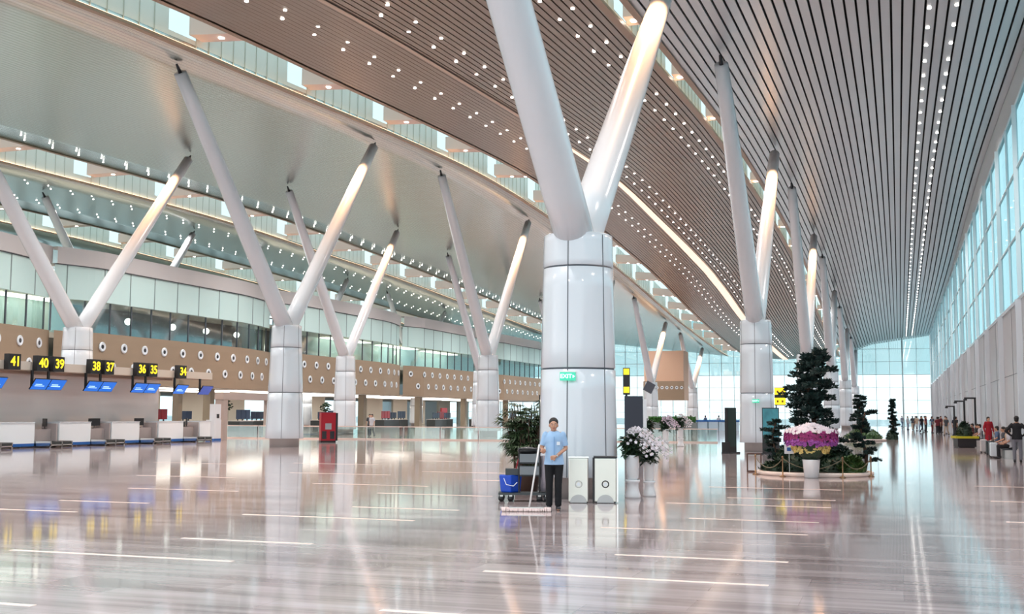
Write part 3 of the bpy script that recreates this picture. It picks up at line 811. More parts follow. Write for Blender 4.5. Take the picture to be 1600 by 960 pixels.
    if dress: c.tube([P['pelvis'], P['pelvis'] * .5, (0, 0, .12)], [.16, .2, .23], 18, sq=(1, .7))
    o = c.build('shirt' if not dress else 'long_dress', top or shirt, t, True); remesh(o, max(vox, .011), 3)
    # trousers and shoes
    if not dress:
        c = MB(); c.ell(P['pelvis'] + Vector((0, .01, -.02)), (.152, .108, .11), 16, 10)
        for s in 'RL':
            cap_(c, P['p' + s], P['k' + s], .088, .066); c.tube([P['k' + s], P['a' + s] + Vector((0, 0, -.005))], [.066, .06], 14); c.ell(P['k' + s], (.066,) * 3, 12, 8)
        o = c.build('trousers', legs or trous, t, True); remesh(o, max(vox, .011), 3)
    for s in 'RL':
        a = P['a' + s]
        c = MB(); c.ell(a + Vector((0, -.06, -.045)), (.048, .125, .042), 14, 8); c.ell(a + Vector((0, .02, -.02)), (.044, .06, .06), 12, 8)
        c.build('shoe', dkmetal, t, True)
    return t
clp = thing  # readability
cleaner = person('person', 'cleaner in a light blue short-sleeved shirt and black trousers, standing and holding a long mop', (-5.86, 19.9, 0), .29, 1.62, fine=True,
    pose=dict(sR=(-.15, 0, 1.335), eR=(-.215, .03, 1.1), wR=(-.195, -.17, 1.02), hR=(.1, -.8, .15), eL=(.21, .03, 1.09), wL=(.03, -.2, .95), hL=(-.9, -.25, -.28),
              kR=(-.085, -.02, .45), aR=(-.085, .02, .08), kL=(.075, -.02, .45), aL=(.075, -.0, .08), head=(-.01, -.02, 1.5)))
bd = MB().box(.045, .105, -.127, -.119, 1.15, 1.21).build('name_badge', white, cleaner)
MB().tube([(.045, -.2, .955), (.06, -.195, .965)], .03, 12).build('wristwatch', steel, cleaner, True)
MB().box(-.006, .006, -.132, -.122, .88, 1.3).build('shirt_placket', mat('darker_blue_trim', srgb(116, 160, 204), .8), cleaner)
mop = thing('mop', 'long-handled flat mop with a wide pale pink head, held by the cleaner', 'mop', (-6.22, 19.42, 0), .29)
MB().tube([(.045, -.02, .05), (.22, .24, 1.16)], .016, 12).build('handle', mat('pale_handle', srgb(226, 222, 220), .3), mop, True)
h_ = MB()
for i in range(46):
    x = -.42 + .84 * i / 45
    h_.tube([(x, .06, .055), (x + random.uniform(-.01, .01), .0, .06), (x + random.uniform(-.015, .015), -.09, .012)], [.014, .018, .012], 6)
    h_.tube([(x, .0, .055), (x + random.uniform(-.01, .01), .11, .012)], [.016, .011], 6)
h_.build('mop_head', mat('pink_yarn', srgb(222, 200, 196), .9), mop, True)
MB().box(-.3, .3, -.03, .05, .05, .075).build('clamp', steel, mop)
cols = [srgb(40, 44, 60), srgb(200, 200, 206), srgb(110, 40, 50), srgb(70, 74, 80), srgb(150, 156, 172), srgb(30, 30, 34), srgb(190, 170, 150), srgb(90, 110, 140)]
cm = [mat('cloth_%s' % n, c, .85) for n, c in zip(('navy', 'white', 'maroon', 'charcoal', 'grey_blue', 'black', 'sand', 'denim'), cols)]
SIT = dict(head=(0, -.03, 1.12), neck=(0, 0, 1.0), chest=(0, 0, .82), pelvis=(0, .02, .5), sR=(-.17, 0, .95), eR=(-.22, -.03, .7), wR=(-.14, -.24, .6), hR=(0, -1, -.2),
           sL=(.17, 0, .95), eL=(.22, -.03, .7), wL=(.14, -.24, .6), hL=(0, -1, -.2), pR=(-.09, -.02, .5), kR=(-.11, -.42, .5), aR=(-.11, -.42, .08), pL=(.09, -.02, .5), kL=(.11, -.42, .5), aL=(.11, -.40, .08))
WALK = dict(kR=(-.09, -.16, .47), aR=(-.09, -.2, .09), kL=(.09, .03, .46), aL=(.09, .26, .12), eR=(-.22, .1, 1.08), wR=(-.22, .12, .85), eL=(.22, -.04, 1.08), wL=(.22, -.2, .88))
HIPS = dict(eR=(-.36, .06, 1.1), wR=(-.19, -.03, .93), hR=(.9, -.1, -.4), eL=(.36, .06, 1.1), wL=(.19, -.03, .93), hL=(-.9, -.1, -.4))
person('person', 'standing person in black top and grey trousers, hands on hips at the right picture edge', (4.12, 46.6, 0), 3.0, 1.7, HIPS, cm[5], mat('cloth_grey', srgb(120, 120, 128), .85), long_sleeve=True)
person('person', 'person in a long red dress standing by the right-hand wall', (4.5, 66.5, 0), .4, 1.66, None, mat('cloth_red', srgb(160, 20, 40), .8), None, dress=True, hair_long=True, long_sleeve=True)
fi = 0
far = [(-1.1, 181, 'white shirt', 1), (.4, 176, 'grey blue jacket', 4), (1.0, 150, 'white top', 1), (1.5, 146, 'charcoal coat', 3), (1.9, 139, 'sand coloured jacket', 6), (2.3, 137, 'grey blue shirt', 4),
       (2.7, 131, 'maroon top', 2), (2.2, 126, 'black coat', 5), (3.1, 123, 'denim shirt', 7), (3.6, 119, 'black jacket', 5), (3.3, 112, 'maroon jacket', 2), (3.9, 108, 'charcoal top', 3),
       (-.6, 186, 'navy coat', 0), (1.9, 152, 'black top', 5), (2.8, 142, 'white dress', 1), (3.4, 134, 'charcoal jacket', 3), (4.1, 128, 'maroon coat', 2), (4.2, 118, 'sand coloured coat', 6), (4.4, 104, 'navy shirt', 0), (4.3, 99, 'black shirt', 5)]
for x, y, ds, ci in far:
    person('person', 'distant person in a %s, %s' % (ds, ('farthest, near the end glazing', 'just right of the dark end mullion', 'left of the main crowd', 'beside the one left of the crowd', 'in the left part of the crowd',
        'in the middle of the crowd', 'in the middle of the crowd', 'in front of the crowd', 'in the right part of the crowd', 'at the right of the crowd', 'nearer than the crowd', 'just behind the lamp posts', 'farthest left by the end glazing', 'left half of the crowd, in shade', 'left half of the crowd, upright', 'right half of the crowd', 'close to the wall in the crowd', 'close to the wall, right of the crowd', 'close to the wall beside the lamp posts', 'close to the wall, nearest the lamp posts')[fi]),
           (x, y, 0), random.uniform(-.5, 3.5), 1.6 + .1 * random.random(), WALK if fi % 2 else None, cm[ci], cm[(ci + 3) % 8], hair_long=fi % 3 == 0)
    fi += 1
def bench(x, y, label):
    t = thing('bench_seat', label, 'seat', (x, y, 0), -PI / 2)
    MB().box(-.3, .3, -.25, .25, .34, .39).build('seat', cm[3], t); MB().box(-.3, .3, .24, .28, .39, .85).build('backrest', cm[3], t)
    for sx_ in (-.25, .25): MB().box(sx_ - .02, sx_ + .02, -.2, .2, 0, .34).build('leg', steel, t)
seats = [(4.2, 50.8, 'white top', 1), (4.25, 52.2, 'sand coloured top', 6), (4.3, 54.6, 'charcoal top', 3), (4.25, 57.5, 'pale denim shirt', 7), (4.3, 70.3, 'white shirt', 1), (4.3, 72.5, 'black jacket', 5), (4.3, 77, 'maroon top', 2)]
for i, (x, y, ds, ci) in enumerate(seats):
    od = ('nearest the standing person', 'second in the row', 'third in the row', 'fourth in the row', 'just beyond the red dress', 'beside the yellow-rimmed planter', 'farthest of the row')[i]
    person('person', 'seated person in a %s at the right, %s' % (ds, od), (x, y, 0), -PI / 2, 1.62, SIT, cm[ci], cm[(ci + 4) % 8])
    bench(x, y, 'grey bench seat against the right-hand wall, %s' % od)
    if i < 5:
        l = thing('luggage', '%s suitcase standing by the seats at the right, %s' % (('white', 'dark', 'dark', 'pale', 'red')[i], od), 'suitcase', (x - .55, y + .7, 0))
        lm = (white, dk, dk, grey, redm)[i]
        o = MB().box(-.14, .14, -.22, .22, .06, .62).build('shell', lm, l); md = o.modifiers.new('b', 'BEVEL'); md.width = .04; md.segments = 3
        MB().tube([(0, -.08, .6), (0, -.08, .85), (0, .08, .85), (0, .08, .6)], .01, 6).build('handle', dkmetal, l)
        for a in (-.1, .1):
            for b_ in (-.17, .17): MB().lathe([(.03, 0), (.03, .06)], (a, b_, 0), 8).build('wheel', black, l)
for i, (x, y, ds, ci) in enumerate(((-35.6, 75, 'pale pink top', 1), (-37.2, 78, 'charcoal top', 3), (-43, 74, 'grey jacket', 4), (-23.3, 126.6, 'white shirt', 1), (-21.8, 127.4, 'navy jacket', 0), (-20.3, 128.1, 'denim shirt', 7), (-18.9, 128.6, 'white top', 1))):
    person('person', 'small figure in a %s, %s' % (ds, ('walking behind the glass barrier', 'standing behind the glass barrier', 'by the glass barrier end', 'left of those at the far blue counters', 'in the middle at the far blue counters', 'second from the right at the far blue counters', 'rightmost at the far blue counters')[i]),
           (x, y, 0), .5 * i, 1.62, WALK if i < 2 else None, cm[ci], cm[(ci + 2) % 8])

# ------------------------------------------------------------------ janitor cart
ct = thing('janitor_cart', 'janitor cart with grey trays and black frame beside the cleaner', 'cart', (-7.0, 21.7, 0), .31)
MB().box(-.5, .5, -.22, .22, .13, .17).build('deck', dk, ct)
for x in (-.44, -.26, .3, .44):
    for y in (-.18, .18):
        w_ = MB().tube([(x, y - .018, .065), (x, y + .018, .065)], .062, 14).build('caster', black, ct, True)
        MB().box(x - .03, x + .03, y - .026, y + .026, .1, .135).build('fork', steel, w_)
fr = MB()
for x in (-.1, .3):
    for y in (-.19, .19): fr.tube([(x, y, .17), (x, y, 1.02)], .016, 8)
for z in (.5, .74, 1.02):
    for y in (-.19, .19): fr.tube([(-.1, y, z), (.3, y, z)], .014, 8)
    for x in (-.1, .3): fr.tube([(x, -.19, z), (x, .19, z)], .014, 8)
fr.tube([(.3, -.19, .95), (.5, -.19, 1.0), (.5, .19, 1.0), (.3, .19, .95)], .016, 8)
fr.build('frame', black, ct)
tr_m = mat('grey_plastic', srgb(120, 126, 130), .45)
for z in (.52, .76):
    b = MB(); b.box(-.09, .29, -.18, .18, z, z + .02); b.box(-.09, .29, -.2, -.18, z, z + .16); b.box(-.09, .29, .18, .2, z, z + .16); b.box(-.11, -.09, -.2, .2, z, z + .16); b.box(.29, .31, -.2, .2, z, z + .16)
    b.build('tray', tr_m, ct)
MB().tube([(.4, 0, .2), (.4, 0, .5), (.4, 0, .88)], [.14, .17, .16], 16, sq=(.55, 1)).build('waste_bag', mat('mauve_bag', srgb(150, 142, 150), .7), ct, True)
MB().ell((.06, 0, .98), (.2, .16, .08), 14, 8).build('cloth_pile', black, ct, True)
bk = thing('mop_bucket', 'blue mop bucket with dark wringer on the left of the cart deck', 'bucket', (-7.255, 21.62, .17), .31)
bb = MB(); bb.tube([(0, 0, 0), (0, 0, .34)], [.2, .235], 4, sq=(1, .8)); o = bb.build('pail', mat('blue_plastic', srgb(20, 74, 190), .35), bk)
o.rotation_euler = (0, 0, 0); md = o.modifiers.new('b', 'BEVEL'); md.width = .025; md.segments = 3
MB().box(-.1, .17, -.12, .12, .34, .46).build('wringer', dk, bk); MB().tube([(.1, 0, .42), (.16, 0, .66)], .014, 8).build('wringer_lever', redm, bk)
MB().tube([(-.13, -.15, .28), (-.08, -.19, .16), (.06, -.19, .13), (.13, -.15, .2)], .008, 8).build('bail_handle', white, bk)

# ------------------------------------------------------------------ palm behind the cart
def fan_leaf(mb, p, d, L, nl=8, wd=.022):
    d = Vector(d).normalized(); s = d.cross(Vector((0, 0, 1)));
    if s.length < .1: s = Vector((1, 0, 0))
    s.normalize(); u = s.cross(d)
    for i in range(nl):
        a = -1.25 + 2.5 * i / (nl - 1)
        f = (d * math.cos(a) + s * math.sin(a)).normalized(); q = f.cross(u).normalized()
        m_ = p + f * L * .55 + u * .02; e_ = p + f * L - Vector((0, 0, L * .28))
        mb.quad(p, m_ + q * wd, e_, m_ - q * wd)
pl = thing('potted_palm', 'bushy dark lady palm in a dark pot behind the janitor cart', 'plant', (-7.8, 24.35, 0))
MB().lathe([(.24, 0), (.3, .4), (.32, .42), (.28, .43), (.27, .38)], n=20).build('pot', mat('brown_pot', srgb(72, 50, 40), .5), pl, True)
lv = MB(); st = MB()
for i in range(60):
    a = random.random() * 6.28; r_ = random.uniform(.02, .3); lean = random.uniform(.04, .34)
    H = random.uniform(.9, 1.95); x0, y0 = r_ * math.cos(a), r_ * math.sin(a); x1, y1 = x0 + lean * math.cos(a), y0 + lean * math.sin(a)
    st.tube([(x0, y0, .38), ((x0 + x1) / 2, (y0 + y1) / 2, .38 + (H - .38) * .6), (x1, y1, H)], [.022, .018, .009], 6)
    for k_ in range(5):
        t_ = random.uniform(.35, 1); b = random.random() * 6.28
        p = Vector((x0 + (x1 - x0) * t_, y0 + (y1 - y0) * t_, .38 + (H - .38) * t_)); dd = Vector((math.cos(b), math.sin(b), random.uniform(-.1, .9)))
        pp = p + dd.normalized() * .14; st.tube([p, pp], .004, 4); fan_leaf(lv, pp, dd, random.uniform(.2, .31))
st.build('stems', bark, pl); lv.build('fronds', mat('palm_leaf', srgb(56, 74, 46), .5, noise=.5, nscale=(5, 5, 5)), pl)
t = thing('banner_stand', 'tall black upright panel behind the palm', 'display panel', (-7.75, 25.6, 0), .1)
MB().box(-.14, .14, -.04, .04, .05, 2.14).build('panel', black, t); MB().box(-.2, .2, -.2, .2, 0, .05).build('foot', dkmetal, t)
t = thing('potted_shrub', 'small olive green shrub between the palm and the cleaner', 'plant', (-7.15, 25.35, 0))
MB().lathe([(.14, 0), (.18, .3)], n=16).build('pot', mat('brown_pot', (0, 0, 0, 1)), t, True)
lv = MB()
for i in range(260):
    a = random.random() * 6.28; r_ = .2 * random.random() ** .5; z = random.uniform(.3, 1.35)
    p = Vector((r_ * math.cos(a), r_ * math.sin(a), z)); q = Vector((random.uniform(-1, 1), random.uniform(-1, 1), random.uniform(-.3, .8))).normalized() * .1
    s_ = q.cross(Vector((0, 0, 1))).normalized() * .03; lv.quad(p, p + q * .5 + s_, p + q, p + q * .5 - s_)
lv.build('foliage', leafg, t)

# ------------------------------------------------------------------ steel bins, exit signs
for i, (x, y, lab) in enumerate(((-5.92, 21.78, 'stainless steel litter bin nearest the cleaner, with a ring emblem'), (-5.43, 21.95, 'stainless steel litter bin with a dark open mouth, right of its twin'))):
    t = thing('litter_bin', lab, 'bin', (x, y, 0), .26)
    w_ = (.19, .215)[i]
    o = MB().box(-w_, w_, -.18, .18, .02, .86).build('casing', mat('satin_steel', (.70, .70, .64, 1), .3, .9), t); md = o.modifiers.new('b', 'BEVEL'); md.width = .02; md.segments = 3
    MB().box(-w_ - .01, w_ + .01, -.19, .19, .86, .89).build('lid', chrome if i == 0 else black, t)
    MB().box(-w_ + .02, w_ - .02, -.17, .17, 0, .03).build('foot', black, t)
    r = MB(); r.tube([(.062 * math.cos(a * .3927), -.184, .36 + .062 * math.sin(a * .3927)) for a in range(17)], .011, 8, cap=False); r.build('ring_emblem', dkmetal if i else steel, t, True)
    MB().tube([(0, -.186, .36), (0, -.18, .36)], .035, 16).build('emblem_centre', white, t)
    a_ = MB(); n_ = 16; hp = [(.16 * math.cos(PI * q / n_), .15 * math.sin(PI * q / n_)) for q in range(n_ + 1)]
    for (xa, za), (xb, zb) in zip(hp, hp[1:]):
        a_.quad((xa, -.22, za + .01), (xb, -.22, zb + .01), (xb, -.18, zb + .01), (xa, -.18, za + .01)); a_.tri((0, -.22, .01), (xa, -.22, za + .01), (xb, -.22, zb + .01))
    a_.build('pedal_cover', mat('grey_steel', (.45, .45, .45, 1), .35, .9), t)
    if i: MB().box(w_, w_ + .03, -.18, .18, .02, .86).build('side_frame', chrome, t); MB().box(-w_ - .03, -w_, -.18, .18, .02, .86).build('hinge_side', black, t)
def exit_sign(x, y, z, rz, label, s=1.0):
    t = thing('exit_sign', label, 'sign', (x, y, z), rz)
    gm = mat('green_sign', srgb(60, 186, 150), .4, emit=srgb(60, 190, 155), es=.5); lt = mat('sign_letters', srgb(220, 255, 240), .4, emit=srgb(210, 255, 240), es=.9)
    MB().box(-.16 * s, .16 * s, -.02, .02, -.085 * s, .085 * s).build('sign_face', gm, t)
    M_ = Matrix.Rotation(PI / 2, 4, 'X')
    text_obj('lettering', 'EXIT', .115 * s, lt, t, Matrix.Translation((-.035 * s, -.024, 0)) @ M_)
    a_ = MB(); a_.tri((.10 * s, -.024, .035 * s), (.10 * s, -.024, -.035 * s), (.145 * s, -.024, 0)); a_.build('arrow', lt, t)
    MB().box(-.18 * s, .18 * s, .02, .035, .085 * s, .11 * s).build('bracket', steel, t)
exit_sign(-6.33, 22.46, 2.46, .28, 'green EXIT sign with arrow fixed on the nearest broad column')
exit_sign(-6.28, 54.40, 2.35, .12, 'small green EXIT sign on the second column of the right-hand row')

# ------------------------------------------------------------------ orchids
def petals(mb, p, r, n=5, d=None):
    d = (d or Vector((0, -1, .1))).normalized(); s = d.cross(Vector((0, 0, 1))).normalized(); u = s.cross(d)
    for i in range(n):
        a = 2 * PI * i / n + .3; f = s * math.cos(a) + u * math.sin(a); q = f.cross(d).normalized()
        mb.quad(p, p + f * r * .6 + q * r * .42 + d * .01, p + f * r, p + f * r * .6 - q * r * .42 + d * .01)
def orchid(x, y, label, s=1., dirs=1, ped=True, rows=26, big=True):
    t = thing('orchid_pot', label, 'plant', (x, y, 0)); t.scale = (s,) * 3
    z0 = 0
    if ped:
        MB().lathe([(.16, 0), (.165, .04), (.14, .12), (.12, .2), (.12, .3), (.15, .33), (.15, .37)], n=28).build('pedestal', ceramic, t, True); z0 = .37
    MB().lathe([(.095, z0), (.12, z0 + .04), (.135, z0 + .45), (.14, z0 + .5), (.125, z0 + .5), (.12, z0 + .44)], n=28).build('pot', ceramic, t, True); z1 = z0 + .47
    lv = MB()
    for i in range(240):
        a = random.random() * 6.28; b = random.uniform(-.5, 1.2); p = Vector((random.uniform(-.14, .12), random.uniform(-.14, .14), z1 + random.uniform(-.04, .4)))
        d = Vector((math.cos(a) * math.cos(b), math.sin(a) * math.cos(b), math.sin(b))); L = random.uniform(.1, .24)
        q = d.cross(Vector((0, 0, 1))).normalized() * L * .3
        lv.quad(p, p + d * L * .6 + q, p + d * L - Vector((0, 0, .05)), p + d * L * .6 - q)
    lv.build('leaves', leafd, t)
    fl_ = MB(); sm_ = MB()
    for i in range(rows):
        off = Vector((random.uniform(-.2, .14), random.uniform(-.2, .2), 0)); H = random.uniform(.34, .66); R_ = random.uniform(.32, .54)
        pts = []
        for k_ in range(11):
            u = k_ / 10
            pts.append(Vector((off.x + dirs * R_ * (u ** 1.7), off.y, z1 + H * math.sin(min(1, u * 1.75) * PI / 2) - .44 * max(0, u - .4) ** 1.3 * 1.4)))
        sm_.tube(pts, .004, 4, cap=False)
        for k_ in range(3, 11):
            if random.random() < .9: petals(fl_, pts[k_] + Vector((random.uniform(-.02, .02), random.uniform(-.03, .03), -.01)), .038, 5, Vector((dirs * .4, -1, random.uniform(-.4, .2))))
    sm_.build('stems', leafg, t); fl_.build('blossoms', petalw if big else mat('pale_pink_petal', srgb(224, 206, 222), .5), t)
    return t
orchid(-5.2, 23.35, 'white arching orchids in a white pot on a pedestal right of the steel bins')
orchid(-4.98, 23.95, 'smaller orchid pot half hidden behind the white pedestal pot', .86, 1, rows=6)
orchid(-10.75, 55.6, 'pale pink orchids in a white pot farther back', 1.15, 1, big=False, rows=16)
orchid(-11.1, 61.6, 'white orchids in a pot beyond the pale pink ones', 1.2, 1, rows=14)
orchid(-11.6, 55.8, 'dark leafy orchid pot left of the pale pink one', 1.1, -1, rows=3)

# ------------------------------------------------------------------ totems, boards and hanging signs
t = thing('flight_board', 'large dark upright board right of the nearest column', 'display panel', (-9.9, 44.7, 0), .25)
MB().box(-.36, .36, -.06, .06, .3, 2.42).build('panel', mat('slate_screen', srgb(44, 50, 64), .35), t); MB().box(.37, .5, -.12, .12, 0, 2.3).build('side_post', white, t); MB().box(-.36, .36, -.2, .2, 0, .3).build('plinth', dkmetal, t)
t = thing('gate_sign', 'black vertical sign with two yellow squares at the edge of the nearest column', 'sign', (-10.55, 46.3, 0), .2)
MB().box(-.14, .14, -.06, .06, 2.5, 3.6).build('sign_box', black, t)
for z in (3.32, 2.58): MB().box(-.11, .11, -.068, -.06, z, z + .24).build('yellow_square', yellow, t)
MB().tube([(0, 0, 0), (0, 0, 2.5)], .04, 10).build('post', dkmetal, t)
t = thing('tilted_screen', 'dark tilted screen on a slim post right of the flight board', 'screen', (-12.2, 58.8, 0), .3)
T = Matrix.Translation((0, 0, 3.1)) @ Matrix.Rotation(.5, 4, 'Y') @ Matrix.Rotation(-.35, 4, 'X')
MB().box(-.24, .24, -.04, .04, -.27, .27, T).build('housing', mat('slate_screen', (0, 0, 0, 1)), t); MB().tube([(-.25, .06, 0), (-.25, .06, 3.0), (0, .05, 3.1)], .035, 8).build('post', steel, t)
def totem(x, y, rz, label, face):
    t = thing('information_totem', label, 'totem', (x, y, 0), rz)
    MB().box(-.36, .36, -.07, .07, .06, 2.02).build('body', black, t); MB().box(-.42, .42, -.22, .22, 0, .06).build('base', dkmetal, t)
    if face:
        MB().box(-.33, .33, -.078, -.07, .75, 1.98).build('display', mat('teal_display', srgb(52, 118, 128), .3, noise=.5, nscale=(3, 3, 1.5), emit=srgb(40, 100, 112), es=.25), t)
        e_ = MB()
        P_ = [Vector((-.09, -.08, .42)), Vector((.12, -.08, .3)), Vector((.12, -.08, .54))]
        e_.tube(P_ + [P_[0]], .016, 6); e_.build('triangle_emblem', white, t)
        MB().ell((-.02, -.085, .66), (.05, .006, .07), 12, 6).build('white_mark', white, t)
    else:
        MB().box(-.33, .33, -.078, -.07, .3, 1.98).build('display', mat('deep_green_display', srgb(18, 50, 46), .3), t)
        MB().box(-.42, -.36, -.2, .2, .06, .5).build('speaker', black, t)
totem(-5.3, 51.3, .05, 'black totem with teal display and white triangle, right of the second column', True)
totem(-7.1, 51.8, 1.15, 'dark green-black totem seen edge-on, left of the second column', False)
t = thing('direction_sign', 'yellow and black double sign on a pole left of the large pine', 'sign', (-5.75, 60.4, 0), .1)
MB().box(-.28, .28, -.05, .05, 2.2, 3.1).build('sign_box', black, t)
for z in (2.24, 2.74): MB().box(-.27, .27, -.06, -.05, z, z + .34).build('yellow_panel', yellow, t)
for z in (2.26, 2.76):
    for x in (-.12, .12): MB().box(x - .05, x + .05, -.066, -.06, z + .08, z + .2).build('pictogram', mat('brown_pictogram', srgb(150, 110, 20), .5), t)
MB().tube([(-.2, 0, 0), (-.2, 0, 2.2)], .035, 10).build('post', dkmetal, t)
t = thing('far_counter_row', 'distant row of white counters with blue tops behind the orchids', 'counter', (-20.5, 126.5, 0), .35)
for q in range(7): MB().box(-3.9 + 1.15 * q, -2.85 + 1.15 * q, -.4, .4, 0, .95).build('counter_front', mat('pale_blue_laminate', srgb(190, 212, 226), .4), t)
MB().box(-4, 4.1, -.45, .45, .95, 1.12).build('blue_top', bluem, t)
t = thing('hedge_planter', 'long low green hedge in a trough behind the orchids', 'plant', (-19.5, 104, 0), .3)
MB().box(-2.2, 2.2, -.3, .3, 0, 1.0).build('trough', mat('grey_trough', srgb(120, 130, 130), .5), t)
lv = MB()
for i in range(900):
    p = Vector((random.uniform(-2.1, 2.1), random.uniform(-.3, .3), random.uniform(1.0, 1.5))); lv.ell(p, (.08, .08, .06), 5, 3)
lv.build('foliage', mat('bright_hedge', srgb(50, 104, 40), .6, noise=.4, nscale=(5, 5, 5)), t)
wb = struct(MB().box(-33.5, -28.0, 158, 162, 3.7, 10.5).build('wall_inner', mat('tan_volume', srgb(206, 170, 144), .55)))
wb2 = struct(MB().box(-33.6, -27.9, 157.9, 158, 3.7, 6.3).build('wall_inner', tan))
for q in range(8):
    o = bpy.data.objects.new('porthole', ring_me); C.objects.link(o); o.parent = wb2; o.location = (-33 + .68 * q, 157.88, 5.4); o.rotation_euler = (0, 0, -PI / 2); o.scale = (.6,) * 3

# ------------------------------------------------------------------ planted island with the large pine
def pine_tree(x, y, z, H, label, wfun, nb=60, seed=1, tuft=.12, lean=.1, parent=None, name='pine_tree'):
    rnd = random.Random(seed)
    t = thing(name, label, 'tree', (x, y, z))
    pts = [Vector((lean * H * math.sin(k * .9) * .4, lean * H * math.cos(k * 1.3) * .2, H * .97 * k / 8)) for k in range(9)]
    tr = MB(); tr.tube(pts, [.028 * H * (1 - .85 * k / 8) + .01 for k in range(9)], 10)
    lv = MB()
    for i in range(nb):
        u = (i + .5) / nb; u = .12 + .88 * u
        k = min(7, int(u * 8)); p = pts[k].lerp(pts[k + 1], u * 8 - k) if k < 8 else pts[8]
        a = i * 2.4 + rnd.uniform(-.4, .4); R_ = wfun(u) * rnd.uniform(.3, 1.12)
        e_ = p + Vector((R_ * math.cos(a), R_ * math.sin(a), rnd.uniform(-.02, .10) * H * .3))
        tr.tube([p, p.lerp(e_, .5) + Vector((0, 0, -.02)), e_], [.016, .012, .006], 5)
        for c_ in range(3):
            cc = p.lerp(e_, (.55, .8, 1.0)[c_]) + Vector((rnd.uniform(-.05, .05), rnd.uniform(-.05, .05), .03))
            pr = tuft * (1.0, 1.3, 1.1)[c_]
            for j in range(58):
                b = rnd.random() * 6.28; q = Vector((math.cos(b) * rnd.random() ** .5, math.sin(b) * rnd.random() ** .5, rnd.uniform(-.4, .45)))
                s0 = cc + q * pr; d = (q + Vector((0, 0, .35))).normalized() * tuft * .8; w_ = d.cross(Vector((rnd.uniform(-1, 1), rnd.uniform(-1, 1), .3))).normalized() * tuft * .2
                lv.quad(s0 - d * .4, s0 + w_, s0 + d * .6, s0 - w_)
    tr.build('trunk', bark, t, True); lv.build('needles', pine, t)
    return t
def mound(name, label, x, y, rx, ry, h, m, n=1000, z=.1, leaf=.11, seed=3, cat='shrub'):
    rnd = random.Random(seed); mb = MB()
    mb.lathe([(.9, 0), (.82, h * .4), (.6, h * .66), (.3, h * .8), (.05, h * .84)], (0, 0, 0), 28, rx, ry)
    for i in range(n):
        a = rnd.random() * 6.28; r_ = rnd.random() ** .5; zz = h * (1 - r_ ** 2.2) * .98
        p = Vector((rx * r_ * math.cos(a), ry * r_ * math.sin(a), zz)); b = rnd.random() * 6.28
        d = Vector((math.cos(b), math.sin(b), rnd.uniform(.2, 1.4))).normalized() * leaf * rnd.uniform(.7, 1.6); s_ = d.cross(Vector((0, 0, 1))).normalized() * leaf * .36
        mb.quad(p, p + d * .5 + s_, p + d, p + d * .5 - s_)
    o = mb.build(name, m, loc=(x, y, z)); return tag(o, label, cat)
bed = thing('planter_bed', 'round pale-rimmed planting bed under the large pine', 'planter', (-2.35, 34.6, 0))
MB().lathe([(1.62, 0), (1.64, .02), (1.64, .09), (1.6, .11), (1.5, .11), (1.5, .06)], n=64).build('rim', mat('warm_rim', srgb(232, 214, 204), .4), bed, True)
MB().lathe([(1.5, 0), (1.5, .085), (.01, .1)], n=48).build('soil', mat('soil', srgb(58, 50, 40), .9, noise=.3), bed)
mound('shrub_mound', 'dark green dome shrub left of the white flower pot', -2.95, 34.55, .62, .62, .74, leafd, 900, seed=4)
mound('shrub_mound', 'dark green dome shrub right of the white flower pot', -1.72, 34.5, .6, .6, .72, leafd, 900, seed=5)
mound('shrub_mound', 'low mixed green ground cover at the right end of the bed', -1.3, 34.0, .38, .34, .4, leafg, 400, seed=6, leaf=.14)
mound('shrub_mound', 'flat dark ground cover at the left end of the bed', -3.45, 34.1, .4, .32, .22, leafd, 300, seed=7)
mound('shrub_mound', 'dark shrub behind the flower arrangement in the centre of the bed', -2.35, 35.2, .7, .5, .95, leafd, 800, seed=8)
def w_big(u): return 1.02 if u < .28 else (.70 if u < .84 else .70 - (u - .84) * 2.4)
pine_tree(-2.38, 35.1, .1, 3.5, 'large dark pine tree rising from the round planting bed', w_big, 66, 11, .15, .10)
pine_tree(-1.0, 35.4, .1, 1.75, 'small sparse pine sapling on the right side of the round bed', lambda u: .32, 14, 5, .10, .1)
pine_tree(-3.55, 35.4, .1, 1.45, 'small dark pine sapling on the left side of the round bed', lambda u: .34, 16, 6, .10, .1)
fp = thing('flower_arrangement', 'tiered white, magenta and yellow flower arrangement in a white pot before the pine', 'flowers', (-2.3, 32.6, 0))
MB().lathe([(.17, 0), (.19, .02), (.235, .46), (.24, .5), (.22, .5), (.21, .44)], n=32).build('pot', ceramic, fp, True)
MB().lathe([(.1, .44), (.3, .6), (.42, .85), (.5, 1.0), (.3, 1.2), (.05, 1.3)], n=20).build('greenery', leafd, fp)
def ring_flowers(nm, m, r0, r1, z0, z1, n, s, seed):
    rnd = random.Random(seed); mb = MB()
    for i in range(n):
        a = rnd.random() * 6.28; u = rnd.random(); r_ = r0 + (r1 - r0) * u; zz = z0 + (z1 - z0) * u + rnd.uniform(-.035, .035)
        p = Vector((r_ * math.cos(a), r_ * math.sin(a) * .75, zz)); dd = Vector((math.cos(a), math.sin(a), .35))
        petals(mb, p, s, 6, dd); mb.ell(p - dd * s * .3, (s * .55,) * 3, 6, 4)
    mb.build(nm, m, fp)
ring_flowers('yellow_flowers', petaly, .45, .52, .72, .86, 150, .055, 1)
ring_flowers('violet_flowers', petalp, .64, .72, .90, 1.04, 230, .055, 2)
ring_flowers('magenta_flowers', petalm, .72, .70, 1.04, 1.24, 330, .055, 3)
ring_flowers('white_flowers', petalw, .76, .1, 1.24, 1.44, 420, .055, 4)
